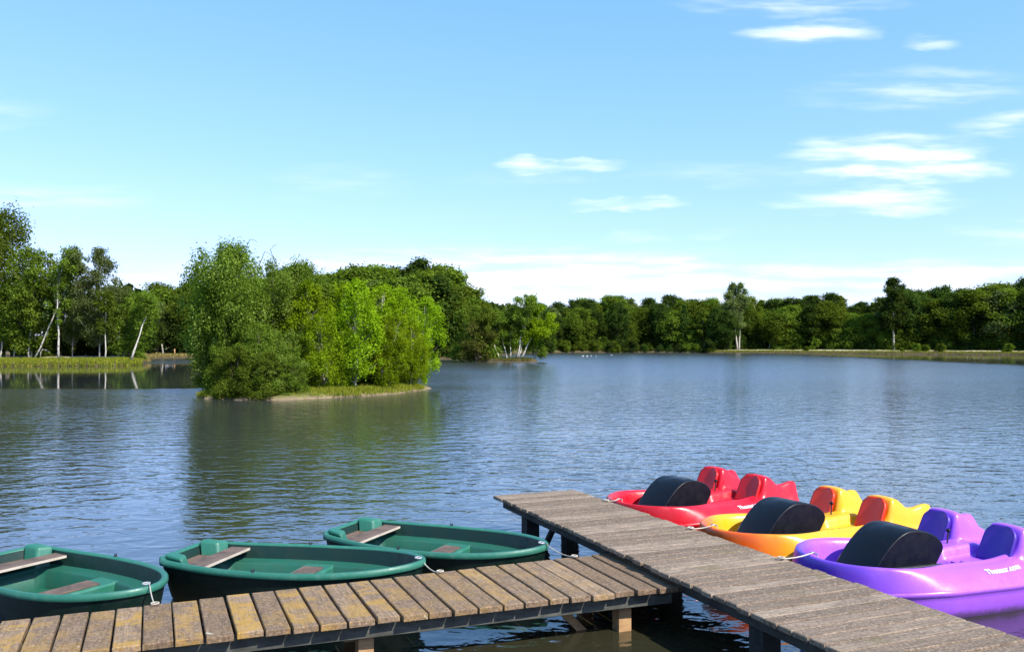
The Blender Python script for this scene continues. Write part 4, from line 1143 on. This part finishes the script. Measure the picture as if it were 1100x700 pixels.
    # lettering on the sloping side decks
    for s in (-1, 1):
        cu = bpy.data.curves.new('lettering', 'FONT'); cu.body = 'Thesaur.com'; cu.size = 0.082; cu.extrude = 0.0015; cu.align_x = 'CENTER'; cu.align_y = 'CENTER'; cu.space_character = 1.05; cu.offset = 0.002
        tmp = bpy.data.objects.new('tmp', cu); col.objects.link(tmp); bpy.context.view_layer.update()
        me = bpy.data.meshes.new_from_object(tmp.evaluated_get(bpy.context.evaluated_depsgraph_get())); bpy.data.objects.remove(tmp)
        me.materials.clear(); me.materials.append(M['white_plastic']); me.name = 'lettering'
        co = np.empty(len(me.vertices) * 3, dtype=np.float32); me.vertices.foreach_get('co', co); co = co.reshape(-1, 3)
        # lay it on the deck surface itself; reads from outside
        ucen = 1.74; x = ucen + co[:, 0] * (1 if s < 0 else -1)
        dd = 0.115 + co[:, 1] * 0.80; w_ = pw_half(x); sd = 0.045 + 0.205 * sstep(0.45, 1.25, x)
        zz = 0.285 + (0.455 - 0.02 * sstep(0.3, 1.3, x) + 0.05 * sstep(1.6, 2.3, x) - 0.285) * np.sin(np.clip(dd / sd, 0, 1) * np.pi / 2) ** 0.9
        new = np.column_stack([x, s * (w_ - dd + 0.004), zz + 0.004 + co[:, 2]]).astype(np.float32)
        me.vertices.foreach_set('co', new.ravel()); me.update()
        obj('lettering', me, t)
    return t


P_MAT = {
    'red': (plastic_mat('pedal_red', (0.62, 0.006, 0.020), (0.42, 0.004, 0.008), 0.2, 0.8, 0.28, 0.15, grime=0.03), plastic_mat('pedal_red_pad', (0.48, 0.004, 0.008), rough=0.35, dirt=0.1)),
    'yellow': (plastic_mat('pedal_yellow', (0.82, 0.40, 0.010), (0.72, 0.10, 0.006), 0.15, 0.75, 0.28, 0.12, grime=0.03, dirtc=(0.75, 0.27, 0.01)), plastic_mat('pedal_orange_pad', (0.68, 0.035, 0.004), rough=0.35, dirt=0.1)),
    'purple': (plastic_mat('pedal_purple', (0.37, 0.105, 0.76), (0.13, 0.045, 0.52), 0.1, 0.7, 0.28, 0.12, grime=0.03, dirtc=(0.30, 0.10, 0.66)), plastic_mat('pedal_indigo_pad', (0.060, 0.018, 0.30), rough=0.35, dirt=0.1))}
A_N = Vector((0.928, 0.3725, 0))                          # from the jetty out to the boats
AR0 = Vector((0.872, 11.84, 0))
# bow point and heading (clockwise from the view direction, bow to stern), colour
pedals = [('red', Vector((1.29, 11.19, 0)), 59, 'red pedal boat with black paddle hood, furthest along the grey jetty', 'pale rope end at the bow of the red pedal boat'),
          ('yellow', Vector((2.13, 9.62, 0)), 67, 'yellow pedal boat with orange backrests, between the red and the purple one', 'pale rope end at the bow of the yellow pedal boat'),
          ('purple', Vector((2.77, 8.36, 0)), 70, 'purple pedal boat with indigo backrests, nearest and cut by the right frame edge', 'white rope from the purple bow to the jetty edge')]
for i, (c, p, az, lab, rlab) in enumerate(pedals):
    b = pedal_boat(P_MAT[c][0], P_MAT[c][1], P_MAT[c][0]); b['label'] = lab
    b.scale = (0.95, 1, 1); b.location = p; b.rotation_euler = (R((0.6, -0.8, 0.5)[i]), R((0.4, -0.3, 0.5)[i]), R(90 - az))
    ax = Vector((math.sin(R(az)), math.cos(R(az)), 0))
    p0 = p + ax * 0.085; p0.z = 0.505
    f = (p0 - A0).dot(AD); edge = A0 + AD * (f + 0.10) + AC * (A_far(f + 0.1) - 0.05); edge.z = 0.512
    rope(rlab, p0, edge, 0.015, 0.007)

# ------------------------------------------------------------------ water birds by the far shore
def bird():
    t = thing('white_bird', 'white water bird swimming in a row before the far wood', 'bird', group='white birds on the lake')
    mb = MB(); n = 9
    mb.tube([(-0.46 + 0.92 * k / n, 0, 0.10 + 0.06 * math.cos(k / n * 3.1) * (1 if k < 2 else .3)) for k in range(n + 1)], [0.02, .08, .14, .18, .195, .19, .17, .13, .08, .03], 10)
    mb.tube([(0.30, 0, .12), (0.40, 0, .26), (0.40, 0, .40), (0.44, 0, .50), (0.52, 0, .52), (0.57, 0, .50)], [0.07, .05, .04, .05, .055, .02], 8)
    mb.build('body', M['feather'], t, True)
    b = MB(); b.tube([(0.555, 0, .505), (0.64, 0, .485)], [0.022, .008], 6); b.build('beak', M['beak'], t)
    return t


bd0 = bird()
for i, (px, y) in enumerate(((626, 382.6), (630.5, 382.9), (635, 382.6), (640.5, 383), (657, 381.6))):
    o = bd0 if i == 0 else copy_tree(bd0)
    o.scale = (0.4, 0.4, 0.4); o.location = P(px, y); o.rotation_euler.z = 0.3 + i * 0.5
    if i == 4: o['label'] = 'white water bird apart from the row, to its right'
